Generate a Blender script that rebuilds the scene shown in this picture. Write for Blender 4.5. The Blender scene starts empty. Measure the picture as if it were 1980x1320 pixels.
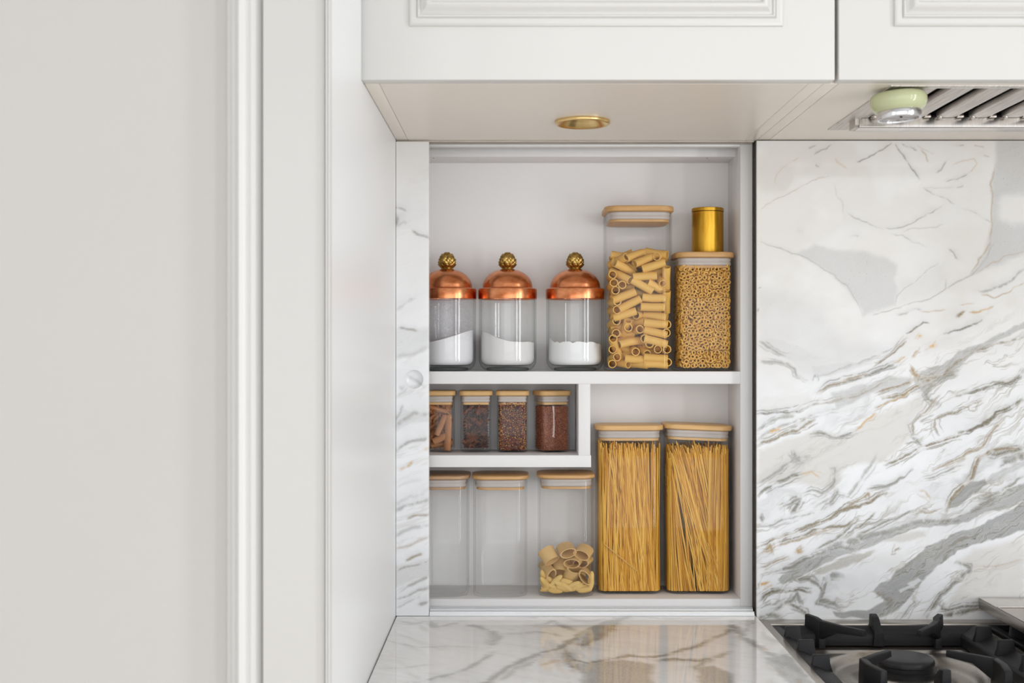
import bpy, bmesh, math, random
import numpy as np
from mathutils import Vector, Matrix, Euler
random.seed(7)
rng = np.random.RandomState(11)
PI = math.pi
scn = bpy.context.scene
COL = scn.collection

# ------------------------------------------------------------------ camera
F = 2330.0            # focal length in pixels of the 1980 px wide frame
D0 = 1.9              # distance from the lens to the splashback plane (y = 0)
ZC = 1.3248           # lens height
cam_d = bpy.data.cameras.new('camera')
cam = bpy.data.objects.new('camera', cam_d)
COL.objects.link(cam)
cam.location = (0, -D0, ZC)
cam.rotation_euler = (PI / 2, 0, 0)
cam_d.sensor_width = 36.0
cam_d.lens = F * 36.0 / 1980.0
cam_d.shift_x = -3 / 1980.0
cam_d.shift_y = 10 / 1980.0
cam_d.clip_start = 0.05
cam_d.dof.use_dof = True
cam_d.dof.focus_distance = 1.94
cam_d.dof.aperture_fstop = 6.7
scn.camera = cam

# ------------------------------------------------------------------ world, lights, exposure
world = bpy.data.worlds.new('world')
scn.world = world
world.use_nodes = True
world.node_tree.nodes['Background'].inputs[0].default_value = (0.86, 0.93, 1.0, 1)
world.node_tree.nodes['Background'].inputs[1].default_value = 1.0
scn.view_settings.view_transform = 'Standard'
scn.view_settings.look = 'None'
scn.view_settings.gamma = 1.0
scn.view_settings.use_curve_mapping = False
scn.view_settings.exposure = 0.03
scn.cycles.max_bounces = 12
scn.cycles.diffuse_bounces = 6
scn.cycles.glossy_bounces = 6
scn.cycles.transmission_bounces = 8
scn.cycles.transparent_max_bounces = 48
scn.cycles.sample_clamp_indirect = 6.0


def area(name, loc, rot, sx, sy, power, col):
    l = bpy.data.lights.new(name, 'AREA')
    l.shape = 'RECTANGLE'
    l.size, l.size_y = sx, sy
    l.energy = power
    l.color = col
    o = bpy.data.objects.new(name, l)
    COL.objects.link(o)
    o.location = loc
    o.rotation_euler = rot
    return o


# daylight of the right window, plus added fill lamps at left and rear
RX0, RX1, RY0, RH = -2.0, 2.4, -4.4, 2.75
for wy in (-2.92, -1.78):
    area('window_or_fill_light', (RX1 - 0.03, wy, 1.27), (0, PI / 2, 0), 2.1, 0.3, 22, (0.985, 0.99, 1.0))
area('window_or_fill_light', (RX0 + 0.03, -3.0, 1.4), (0, -PI / 2, 0), 1.7, 1.3, 10, (0.95, 0.98, 1.0))  # added as weaker fill from the left, no known source there
area('window_or_fill_light', (0.2, RY0 + 0.03, 1.25), (PI / 2, 0, 0), 4.0, 2.2, 34, (1.0, 0.985, 0.96))  # added as broad frontal fill to brighten the niche


# ------------------------------------------------------------------ projection helpers (photo pixel -> place in the room)
def X(px, y): return (px - 993.0) * (D0 + y) / F
def Z(py, y): return ZC - (py - 670.0) * (D0 + y) / F
S0 = D0 / F


# ------------------------------------------------------------------ materials
def nmat(name):
    m = bpy.data.materials.new(name)
    m.use_nodes = True
    nt = m.node_tree
    b = nt.nodes['Principled BSDF']
    return m, nt, b


def N(nt, t, **kw):
    n = nt.nodes.new(t)
    for k, v in kw.items():
        setattr(n, k, v)
    return n


def ramp(nt, stops):
    r = N(nt, 'ShaderNodeValToRGB')
    e = r.color_ramp.elements
    while len(e) < len(stops):
        e.new(0.5)
    for i, (p, c) in enumerate(stops):
        e[i].position = p
        e[i].color = (*c, 1) if len(c) == 3 else c
    return r


def mixc(nt, fac, a, b, typ='MIX'):
    m = N(nt, 'ShaderNodeMix', data_type='RGBA', blend_type=typ)
    for sock, v in ((m.inputs[0], fac), (m.inputs[6], a), (m.inputs[7], b)):
        if isinstance(v, (tuple, float, int)):
            sock.default_value = (*v, 1) if isinstance(v, tuple) else v
        else:
            nt.links.new(v, sock)
    return m.outputs[2]


def mth(nt, op, a, b=None, clamp=False):
    m = N(nt, 'ShaderNodeMath', operation=op)
    m.use_clamp = clamp
    for i, v in enumerate((a, b)):
        if v is None: continue
        if isinstance(v, (float, int)):
            m.inputs[i].default_value = v
        else:
            nt.links.new(v, m.inputs[i])
    return m.outputs[0]


def noise(nt, scale, detail=4, rough=0.5, sc=(1, 1, 1), coord='Object', rot=(0, 0, 0), vec=None, dist=0.0):
    mp = N(nt, 'ShaderNodeMapping')
    mp.inputs['Scale'].default_value = sc
    mp.inputs['Rotation'].default_value = rot
    if vec is None:
        tc = N(nt, 'ShaderNodeTexCoord')
        vec = tc.outputs[coord]
    nt.links.new(vec, mp.inputs['Vector'])
    n = N(nt, 'ShaderNodeTexNoise')
    n.inputs['Scale'].default_value = scale
    n.inputs['Detail'].default_value = detail
    n.inputs['Roughness'].default_value = rough
    n.inputs['Distortion'].default_value = dist
    nt.links.new(mp.outputs[0], n.inputs['Vector'])
    return n.outputs['Fac']


def bump(nt, b, h, strength, dist):
    bp = N(nt, 'ShaderNodeBump')
    bp.inputs['Strength'].default_value = strength
    bp.inputs['Distance'].default_value = dist
    nt.links.new(h, bp.inputs['Height'])
    nt.links.new(bp.outputs[0], b.inputs['Normal'])


def paint(name, col, rough=0.45, var=0.02, bstr=0.05, scale=60, spec=0.4):
    m, nt, b = nmat(name)
    n = noise(nt, 6, 3)
    c2 = tuple(max(0, c * (1 - var)) for c in col)
    nt.links.new(mixc(nt, n, col, c2), b.inputs['Base Color'])
    b.inputs['Roughness'].default_value = rough
    b.inputs['Specular IOR Level'].default_value = spec
    if bstr:
        bump(nt, b, noise(nt, scale, 3), bstr, 0.001)
    return m


def metal(name, c1, c2, rough, r2=None, sc=(1, 1, 1), scale=40, bstr=0.02, spec_tint=None):
    m, nt, b = nmat(name)
    n = noise(nt, scale, 5, 0.6, sc)
    r = ramp(nt, [(0.35, c1), (0.68, c2)])
    nt.links.new(n, r.inputs[0])
    nt.links.new(r.outputs[0], b.inputs['Base Color'])
    b.inputs['Metallic'].default_value = 1.0
    if r2 is None: r2 = rough
    rr = N(nt, 'ShaderNodeMapRange')
    rr.inputs['To Min'].default_value = rough
    rr.inputs['To Max'].default_value = r2
    nt.links.new(n, rr.inputs['Value'])
    nt.links.new(rr.outputs[0], b.inputs['Roughness'])
    if bstr: bump(nt, b, n, bstr, 0.0005)
    return m


M = {}
M['wall'] = paint('wall paint', (0.56, 0.54, 0.52), 0.6, 0.03)
M['paint'] = paint('cabinet paint', (0.655, 0.642, 0.62), 0.32, 0.01, 0.01, 30, 0.5)
M['gloss'] = paint('satin panel paint', (0.875, 0.885, 0.895), 0.33, 0.01, 0.004, 20, 0.5)  # slightly bluish: cool skylight is put into the colour
M['stile'] = paint('shaded stile paint', (0.585, 0.57, 0.55), 0.35, 0.01, 0.01, 30, 0.5)  # white paint darkened in colour to imitate dimmer light on the stile
M['trim'] = paint('architrave paint', (0.66, 0.65, 0.635), 0.35, 0.01, 0.01, 30, 0.5)
M['niche'] = paint('white laminate', (0.79, 0.78, 0.78), 0.4, 0.015, 0.02, 90, 0.4)
M['under'] = paint('cabinet underside paint', (0.82, 0.755, 0.68), 0.33, 0.02, 0.01, 30, 0.4)
M['wallb'] = paint('white wall paint', (0.84, 0.84, 0.84), 0.6)
M['floor'] = paint('pale stone floor', (0.78, 0.73, 0.66), 0.5, 0.2)
M['ceil'] = paint('ceiling paint', (0.60, 0.60, 0.60), 0.7)
M['dark'] = paint('dark gap', (0.03, 0.025, 0.02), 0.7, 0.0, 0)
M['steel'] = metal('brushed steel', (0.44, 0.395, 0.35), (0.56, 0.52, 0.47), 0.26, 0.36, (1, 30, 30), 25, 0.02)
M['hoodsteel'] = metal('filter steel', (0.50, 0.46, 0.43), (0.74, 0.71, 0.68), 0.4, 0.5, (30, 1, 4), 12, 0.03)
M['grain_steel'] = metal('satin steel', (0.66, 0.63, 0.60), (0.76, 0.74, 0.72), 0.2, 0.3, (30, 1, 1), 20, 0.01)
M['alu'] = metal('aluminium track', (0.80, 0.81, 0.83), (0.86, 0.87, 0.88), 0.45, 0.5, (1, 20, 20), 20, 0)
M['chrome'] = metal('chrome', (0.62, 0.63, 0.65), (0.78, 0.78, 0.79), 0.12, 0.2, (1, 1, 1), 20, 0)
M['brass'] = metal('brass', (0.72, 0.50, 0.20), (0.85, 0.64, 0.32), 0.22, 0.3, (1, 1, 8), 30, 0.01)
M['brass_can'] = metal('aged brushed brass', (0.46, 0.24, 0.022), (0.64, 0.37, 0.05), 0.26, 0.36, (6, 6, 0.7), 22, 0.02)
M['brass_knob'] = metal('cast brass', (0.26, 0.15, 0.035), (0.60, 0.40, 0.12), 0.28, 0.4, (1, 1, 1), 120, 0.05)
M['copper'] = metal('patinated copper', (0.50, 0.15, 0.055), (0.90, 0.38, 0.18), 0.13, 0.34, (1, 1, 1.6), 26, 0.02)
M['iron'] = paint('matt cast iron', (0.018, 0.018, 0.02), 0.5, 0.2, 0.12, 900, 0.28)
M['ironcap'] = paint('enamelled burner cap', (0.028, 0.027, 0.029), 0.42, 0.35, 0.05, 500, 0.35)
M['seal'] = paint('silicone seal', (0.52, 0.47, 0.44), 0.3, 0, 0, 30, 0.4)
M['seal'].node_tree.nodes['Principled BSDF'].inputs['Subsurface Weight'].default_value = 0.0
M['celadon'] = paint('pale green enamel', (0.52, 0.55, 0.33), 0.14, 0.04, 0, 30, 0.5)
M['sugar'] = paint('white sugar', (0.88, 0.88, 0.89), 0.8, 0.03, 0.35, 1500, 0.3)
M['salt'] = paint('coarse salt', (0.82, 0.80, 0.80), 0.75, 0.05, 0.5, 900, 0.3)
M['dialface'] = metal('dial face', (0.66, 0.64, 0.64), (0.72, 0.70, 0.70), 0.25, 0.35, (1, 1, 1), 10, 0)


def bamboo(name, c1, c2):
    m, nt, b = nmat(name)
    n = noise(nt, 14, 5, 0.6, (1.2, 14, 14))
    n2 = noise(nt, 60, 3, 0.5, (0.5, 8, 8))
    r = ramp(nt, [(0.3, c1), (0.7, c2)])
    nt.links.new(n, r.inputs[0])
    c = mixc(nt, 0.25, r.outputs[0], mixc(nt, n2, c1, c2))
    nt.links.new(c, b.inputs['Base Color'])
    b.inputs['Roughness'].default_value = 0.42
    bump(nt, b, n2, 0.05, 0.0005)
    return m


M['bamboo'] = bamboo('bamboo wood', (0.50, 0.27, 0.10), (0.66, 0.40, 0.17))
M['bamboo_pale'] = bamboo('pale bamboo wood', (0.62, 0.36, 0.13), (0.76, 0.49, 0.22))
M['bamboo_brown'] = bamboo('brown bamboo wood', (0.38, 0.22, 0.11), (0.52, 0.32, 0.17))


def pasta(name, c1, c2, rough=0.5):
    m, nt, b = nmat(name)
    oi = N(nt, 'ShaderNodeObjectInfo')
    n = noise(nt, 90, 3)
    f = mth(nt, 'ADD', mth(nt, 'MULTIPLY', oi.outputs['Random'], 0.5), mth(nt, 'MULTIPLY', n, 0.5))
    nt.links.new(mixc(nt, f, c1, c2), b.inputs['Base Color'])
    b.inputs['Roughness'].default_value = rough
    b.inputs['Specular IOR Level'].default_value = 0.3
    return m


M['rigatoni'] = pasta('rigatoni', (0.66, 0.37, 0.075), (0.80, 0.50, 0.14))
M['anelli'] = pasta('anelli', (0.66, 0.35, 0.065), (0.84, 0.52, 0.14))
M['paccheri'] = pasta('paccheri', (0.64, 0.40, 0.15), (0.78, 0.54, 0.25))
M['shell'] = pasta('gnocchetti', (0.68, 0.43, 0.12), (0.80, 0.57, 0.22))
M['cinnamon'] = pasta('cinnamon', (0.33, 0.13, 0.05), (0.50, 0.23, 0.10), 0.7)
M['anise'] = pasta('anise', (0.11, 0.032, 0.015), (0.30, 0.10, 0.045), 0.6)


def varied(name, stops, scale, rough=0.5, dk=0.35, sc=(1, 1, 1)):
    """colour changes from piece to piece through a per-vertex value written when the mesh is built"""
    m, nt, b = nmat(name)
    a = N(nt, 'ShaderNodeAttribute')
    a.attribute_name = 'piece'
    r = ramp(nt, stops)
    nt.links.new(a.outputs['Fac'], r.inputs[0])
    n = noise(nt, scale, 2, 0.5, sc)
    nt.links.new(mixc(nt, mth(nt, 'MULTIPLY', n, dk), r.outputs[0], (0.05, 0.02, 0.01)), b.inputs['Base Color'])
    b.inputs['Roughness'].default_value = rough
    b.inputs['Specular IOR Level'].default_value = 0.35
    return m


M['spaghetti'] = varied('spaghetti', [(0, (0.52, 0.21, 0.010)), (0.5, (0.80, 0.41, 0.035)), (1, (0.94, 0.62, 0.13))], 60, 0.42, 0.08)
M['chilli'] = varied('chilli flakes', [(0, (0.04, 0.004, 0.003)), (0.45, (0.14, 0.008, 0.004)), (0.62, (0.36, 0.03, 0.006)), (0.76, (0.66, 0.16, 0.02)), (0.86, (0.88, 0.46, 0.08)), (1, (0.92, 0.66, 0.25))], 40, 0.4)
M['grains'] = varied('brown grains', [(0, (0.20, 0.05, 0.022)), (0.5, (0.40, 0.125, 0.06)), (1, (0.66, 0.29, 0.16))], 60, 0.6)
M['spicebits'] = varied('spice fragments', [(0, (0.03, 0.012, 0.010)), (0.6, (0.085, 0.03, 0.02)), (1, (0.20, 0.07, 0.035))], 60, 0.6)


def glassmat(name, tint, edge, base_refl=0.034, dirt=0.0, power=4.0):
    """thin clear glass: light passes straight through, Fresnel-like reflection on top"""
    m, nt, b = nmat(name)
    nt.nodes.remove(b)
    out = nt.nodes['Material Output']
    lw = N(nt, 'ShaderNodeLayerWeight')
    lw.inputs['Blend'].default_value = 0.5
    p5 = mth(nt, 'POWER', lw.outputs['Facing'], 5.0)
    fr = mth(nt, 'ADD', mth(nt, 'MULTIPLY', p5, 0.32), base_refl, True)
    pe = mth(nt, 'POWER', lw.outputs['Facing'], power)
    tr = N(nt, 'ShaderNodeBsdfTransparent')
    nt.links.new(mixc(nt, pe, tint, edge), tr.inputs[0])
    gl = N(nt, 'ShaderNodeBsdfGlossy')
    gl.inputs['Roughness'].default_value = 0.02
    mx = N(nt, 'ShaderNodeMixShader')
    nt.links.new(fr, mx.inputs[0])
    nt.links.new(tr.outputs[0], mx.inputs[1])
    nt.links.new(gl.outputs[0], mx.inputs[2])
    last = mx.outputs[0]
    if dirt > 0:
        df = N(nt, 'ShaderNodeBsdfDiffuse')
        df.inputs[0].default_value = (0.85, 0.85, 0.87, 1)
        n = noise(nt, 260, 4, 0.75)
        n2 = noise(nt, 12, 2)
        tco = N(nt, 'ShaderNodeTexCoord'); sx = N(nt, 'ShaderNodeSeparateXYZ'); nt.links.new(tco.outputs['Object'], sx.inputs[0])
        hz = N(nt, 'ShaderNodeMapRange'); hz.inputs['From Min'].default_value = 0.045; hz.inputs['From Max'].default_value = 0.07
        nt.links.new(sx.outputs['Z'], hz.inputs['Value'])
        f = mth(nt, 'MULTIPLY', mth(nt, 'MULTIPLY', mth(nt, 'MULTIPLY', mth(nt, 'POWER', n, 3.0), n2), hz.outputs[0]), dirt, True)
        mx2 = N(nt, 'ShaderNodeMixShader')
        nt.links.new(f, mx2.inputs[0])
        nt.links.new(last, mx2.inputs[1])
        nt.links.new(df.outputs[0], mx2.inputs[2])
        last = mx2.outputs[0]
    nt.links.new(last, out.inputs['Surface'])
    return m


M['glass'] = glassmat('thin clear glass', (0.997, 0.998, 0.998), (0.74, 0.76, 0.76), 0.027, 0.0, 9.0)
M['glass_jar'] = glassmat('greenish jar glass', (0.990, 0.994, 0.993), (0.60, 0.64, 0.63), 0.036, 0.0, 4.5)
M['glass_dusty'] = glassmat('dusty jar glass', (0.975, 0.975, 0.98), (0.60, 0.64, 0.63), 0.036, 1.6, 4.5)
M['glass_base'] = glassmat('thick glass base', (0.90, 0.93, 0.92), (0.38, 0.43, 0.41), 0.05, 0.0, 1.8)
M['window_glass'] = M['glass']


def marble(name, tone_cool=(0.86, 0.87, 0.89), tone_warm=(0.70, 0.68, 0.65), rough=0.07):
    m, nt, b = nmat(name)
    at = N(nt, 'ShaderNodeAttribute'); at.attribute_name = 'veins'
    al = N(nt, 'ShaderNodeAttribute'); al.attribute_name = 'gold'
    st = N(nt, 'ShaderNodeAttribute'); st.attribute_name = 'flow'
    sp = N(nt, 'ShaderNodeSeparateColor')
    nt.links.new(at.outputs['Color'], sp.inputs[0])
    streak = noise(nt, 1.0, 8, 0.68, (14, 95, 1), vec=st.outputs['Vector'], dist=0.5)
    grain = noise(nt, 1.0, 5, 0.7, (260, 420, 1), vec=st.outputs['Vector'])
    cloud = noise(nt, 1.0, 5, 0.6, (9, 16, 1), vec=st.outputs['Vector'], dist=0.4)
    base = mixc(nt, sp.outputs[2], tone_cool, tone_warm)
    base = mixc(nt, mth(nt, 'MULTIPLY', mth(nt, 'SUBTRACT', cloud, 0.42, True), 1.0, True), base, (0.66, 0.665, 0.68))
    s2 = mth(nt, 'MULTIPLY', mth(nt, 'SUBTRACT', streak, 0.30, True), 3.0, True)
    fl2 = mth(nt, 'ADD', mth(nt, 'MULTIPLY', at.outputs['Alpha'], 1.2), 0.08, True)
    s2 = mth(nt, 'ADD', mth(nt, 'MULTIPLY', s2, fl2), mth(nt, 'MULTIPLY', mth(nt, 'SUBTRACT', 1.0, fl2), 0.6), True)
    gf = mth(nt, 'MULTIPLY', sp.outputs[0], mth(nt, 'ADD', mth(nt, 'MULTIPLY', s2, 0.75), 0.42), True)
    band = ramp(nt, [(0.38, (0.13, 0.14, 0.145)), (0.46, (0.30, 0.31, 0.315)), (0.53, (0.50, 0.51, 0.515)), (0.58, (0.27, 0.27, 0.25)), (0.66, (0.55, 0.56, 0.57))])
    nt.links.new(streak, band.inputs[0])
    gcol = mixc(nt, mth(nt, 'MULTIPLY', grain, 0.28), mixc(nt, fl2, (0.36, 0.37, 0.39), band.outputs[0]), (0.40, 0.39, 0.36))
    c = mixc(nt, gf, base, gcol)
    flowm = at.outputs['Alpha']

    def thin(scale_, k, lo, hi, seed, dist):
        mp = N(nt, 'ShaderNodeMapping'); mp.inputs['Location'].default_value = (seed, seed * 1.7, 0)
        nt.links.new(st.outputs['Vector'], mp.inputs['Vector'])
        n1 = noise(nt, 1.0, 5, 0.55, scale_, vec=mp.outputs[0], dist=dist)
        rd = mth(nt, 'SUBTRACT', 1.0, mth(nt, 'MULTIPLY', mth(nt, 'ABSOLUTE', mth(nt, 'SUBTRACT', n1, 0.5)), k), True)
        n2 = noise(nt, 1.0, 3, 0.5, (scale_[0] * .9, scale_[1] * .6, 1), vec=mp.outputs[0])
        mk = N(nt, 'ShaderNodeMapRange'); mk.interpolation_type = 'SMOOTHSTEP'
        mk.inputs['From Min'].default_value = lo; mk.inputs['From Max'].default_value = hi
        nt.links.new(n2, mk.inputs['Value'])
        return mth(nt, 'MULTIPLY', mth(nt, 'MULTIPLY', mth(nt, 'POWER', rd, 1.4), mk.outputs[0]), flowm, True)
    v1 = thin((5.5, 26, 1), 30, 0.46, 0.62, 3.1, 0.6)
    v2 = thin((9, 60, 1), 26, 0.48, 0.64, 8.3, 0.5)
    v3 = thin((4, 15, 1), 11, 0.50, 0.66, 5.7, 0.8)
    c = mixc(nt, mth(nt, 'MULTIPLY', v3, 0.5), c, (0.47, 0.48, 0.485))
    c = mixc(nt, mth(nt, 'MULTIPLY', mth(nt, 'MAXIMUM', v1, v2), 0.55), c, mixc(nt, grain, (0.16, 0.15, 0.12), (0.44, 0.37, 0.25)))
    g2 = mth(nt, 'MULTIPLY', mth(nt, 'SUBTRACT', grain, 0.28, True), 2.6, True)
    bf = mth(nt, 'MULTIPLY', sp.outputs[1], mth(nt, 'ADD', mth(nt, 'MULTIPLY', g2, 0.95), 0.35), True)
    bcol = mixc(nt, streak, (0.09, 0.085, 0.06), (0.29, 0.25, 0.17))
    c = mixc(nt, bf, c, bcol)
    speck = mth(nt, 'MULTIPLY', mth(nt, 'SUBTRACT', noise(nt, 1.0, 2, 0.5, (420, 520, 1), vec=st.outputs['Vector']), 0.66, True), 14.0, True)
    c = mixc(nt, mth(nt, 'MULTIPLY', mth(nt, 'MULTIPLY', speck, sp.outputs[0]), 0.8, True), c, (0.05, 0.05, 0.05))
    af = mth(nt, 'MULTIPLY', al.outputs['Fac'], mth(nt, 'ADD', mth(nt, 'MULTIPLY', g2, 0.9), 0.4), True)
    c = mixc(nt, af, c, (0.66, 0.38, 0.10))
    nt.links.new(c, b.inputs['Base Color'])
    b.inputs['Roughness'].default_value = rough
    b.inputs['Specular IOR Level'].default_value = 0.5
    return m


M['marble'] = marble('veined marble')
M['counter_marble'] = marble('polished worktop marble', (0.92, 0.92, 0.92), (0.88, 0.84, 0.78), 0.035)


# ------------------------------------------------------------------ mesh helpers
class MB:
    def __init__(s): s.v = []; s.f = []; s.m = []
    def add(s, vs, fs, mi=0):
        b = len(s.v)
        s.v += [tuple(v) for v in vs]
        s.f += [tuple(b + i for i in f) for f in fs]
        s.m += [mi] * len(fs)
    def box(s, x0, x1, y0, y1, z0, z1, mi=0):
        s.add([(x0, y0, z0), (x1, y0, z0), (x1, y1, z0), (x0, y1, z0), (x0, y0, z1), (x1, y0, z1), (x1, y1, z1), (x0, y1, z1)],
              [(0, 3, 2, 1), (4, 5, 6, 7), (0, 1, 5, 4), (1, 2, 6, 5), (2, 3, 7, 6), (3, 0, 4, 7)], mi)
    def prism(s, pts, y0, y1, axis='y', mi=0):
        """extrude a 2D outline: axis y -> (x,z) outline, axis x -> (y,z), axis z -> (x,y)"""
        n = len(pts)
        def mk(p, t):
            return {'y': (p[0], t, p[1]), 'x': (t, p[0], p[1]), 'z': (p[0], p[1], t)}[axis]
        s.add([mk(p, y0) for p in pts] + [mk(p, y1) for p in pts],
              [tuple(range(n)), tuple(range(2 * n - 1, n - 1, -1))] + [(i, (i + 1) % n, n + (i + 1) % n, n + i) for i in range(n)], mi)
    def loops(s, loops, closed_ring=True, cap0=False, cap1=False, mi=0, wrap=False):
        n = len(loops[0])
        vs = [p for l in loops for p in l]
        fs = []
        K = len(loops)
        for k in range(K if wrap else K - 1):
            k2 = (k + 1) % K
            for i in range(n if closed_ring else n - 1):
                j = (i + 1) % n
                fs.append((k * n + i, k * n + j, k2 * n + j, k2 * n + i))
        if cap0: fs.append(tuple(range(n - 1, -1, -1)))
        if cap1: fs.append(tuple((K - 1) * n + i for i in range(n)))
        s.add(vs, fs, mi)
    def lathe(s, prof, cx=0, cy=0, n=32, cap0=False, cap1=False, mi=0, wrap=False):
        s.loops([[(cx + r * math.cos(2 * PI * i / n), cy + r * math.sin(2 * PI * i / n), z) for i in range(n)] for r, z in prof], True, cap0, cap1, mi, wrap)
    def tube(s, p0, p1, r, n=8, mi=0, caps=True):
        p0, p1 = Vector(p0), Vector(p1)
        d = (p1 - p0).normalized()
        a = d.orthogonal().normalized(); b = d.cross(a)
        L = [[tuple(p + a * r * math.cos(2 * PI * i / n) + b * r * math.sin(2 * PI * i / n)) for i in range(n)] for p in (p0, p1)]
        s.loops(L, True, caps, caps, mi)


def build(name, mb, mat, parent=None, loc=None, smooth=True, bevel=0.0, seg=2, angle=35, parent_loc=None, fix=True):
    me = bpy.data.meshes.new(name)
    off = Vector(loc) if loc is not None else (Vector(parent['o']) if parent is not None and 'o' in parent else Vector((0, 0, 0)))
    me.from_pydata([tuple(Vector(v) - off) for v in mb.v], [], mb.f)
    mats = mat if isinstance(mat, (list, tuple)) else [mat]
    for mm in mats: me.materials.append(mm)
    if len(mats) > 1: me.polygons.foreach_set('material_index', mb.m)
    if fix or bevel:
        bm = bmesh.new(); bm.from_mesh(me)
        if fix:
            bmesh.ops.recalc_face_normals(bm, faces=bm.faces)
        if bevel:
            es = [e for e in bm.edges if len(e.link_faces) == 2 and e.calc_face_angle(0) > 0.6]
            bmesh.ops.bevel(bm, geom=es, offset=bevel, segments=seg, profile=0.5, affect='EDGES', clamp_overlap=True)
        bm.to_mesh(me); bm.free()
    if smooth:
        me.polygons.foreach_set('use_smooth', [True] * len(me.polygons))
        me.set_sharp_from_angle(angle=math.radians(angle))
    o = bpy.data.objects.new(name, me)
    COL.objects.link(o)
    if parent is not None:
        o.parent = parent
        if loc is not None: o.location = Vector(loc) - Vector(parent['o'])
    elif loc is not None:
        o.location = loc
    return o


def tag(o, label=None, cat=None, group=None, kind=None):
    if label: o['label'] = label
    if cat: o['category'] = cat
    if group: o['group'] = group
    if kind: o['kind'] = kind
    return o


def thing(name, label, cat, loc, group=None):
    o = bpy.data.objects.new(name, None)
    o.empty_display_size = 0.02
    COL.objects.link(o)
    o.location = loc
    o['o'] = tuple(loc)
    return tag(o, label, cat, group)


def bx(name, x0, x1, y0, y1, z0, z1, mat, parent=None, bevel=0.0, seg=2):
    mb = MB(); mb.box(x0, x1, y0, y1, z0, z1)
    return build(name, mb, mat, parent, bevel=bevel, seg=seg)


def structure(o):
    o['kind'] = 'structure'
    return o


# ------------------------------------------------------------------ value noise for laying out marble veins
_T = np.random.RandomState(5).rand(8, 256, 256)


def vnoise(x, y, s=0):
    xi = np.floor(x).astype(int); yi = np.floor(y).astype(int)
    fx = x - xi; fy = y - yi
    fx = fx * fx * (3 - 2 * fx); fy = fy * fy * (3 - 2 * fy)
    T = _T[s % 8]
    a = T[xi % 256, yi % 256]; b = T[(xi + 1) % 256, yi % 256]
    c = T[xi % 256, (yi + 1) % 256]; d = T[(xi + 1) % 256, (yi + 1) % 256]
    return (a * (1 - fx) + b * fx) * (1 - fy) + (c * (1 - fx) + d * fx) * fy


def fbm(x, y, s=0, o=4):
    r = 0; a = 0.5; t = 0
    for k in range(o):
        r = r + a * vnoise(x * 2 ** k + 13.7 * k, y * 2 ** k + 7.1 * k, s + k)
        t += a; a *= 0.55
    return r / t


def sstep(a, b, x):
    t = np.clip((x - a) / (b - a), 0, 1)
    return t * t * (3 - 2 * t)


def seg_dist(qx, qy, pts):
    best = np.full(qx.shape, 1e9); side = np.zeros(qx.shape)
    tot = sum(math.dist(pts[i], pts[i + 1]) for i in range(len(pts) - 1)); run = 0
    par = np.zeros(qx.shape)
    for i in range(len(pts) - 1):
        (ax, ay), (bx_, by_) = pts[i], pts[i + 1]
        dx, dy = bx_ - ax, by_ - ay
        L = math.hypot(dx, dy) + 1e-9
        t = np.clip(((qx - ax) * dx + (qy - ay) * dy) / (L * L), 0, 1)
        d = np.hypot(qx - ax - t * dx, qy - ay - t * dy)
        m = d < best
        best = np.where(m, d, best)
        side = np.where(m, np.sign((qx - ax) * dy - (qy - ay) * dx), side)
        par = np.where(m, (run + t * L) / tot, par)
        run += L
    return best, side, par


def inpoly(qx, qy, pts):
    """signed distance, positive inside"""
    ins = np.zeros(qx.shape, bool)
    n = len(pts)
    for i in range(n):
        (x0, y0), (x1, y1) = pts[i], pts[(i + 1) % n]
        c = ((y0 > qy) != (y1 > qy)) & (qx < (x1 - x0) * (qy - y0) / (y1 - y0 + 1e-9) + x0)
        ins ^= c
    d, _, _ = seg_dist(qx, qy, list(pts) + [pts[0]])
    return np.where(ins, d, -d)


class Zone:
    def __init__(s, ox, oy, sc): s.ox, s.oy, s.sc = ox, oy, sc
    def __call__(s, pts): return [(s.ox + x * s.sc, s.oy + y * s.sc) for x, y in pts]


ZA = Zone(1450, 260, 0.3788); ZB = Zone(1450, 720, 0.3788); Z7 = Zone(1460, 1000, 0.2626)
ZCt = Zone(700, 1160, 0.4343)


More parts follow.
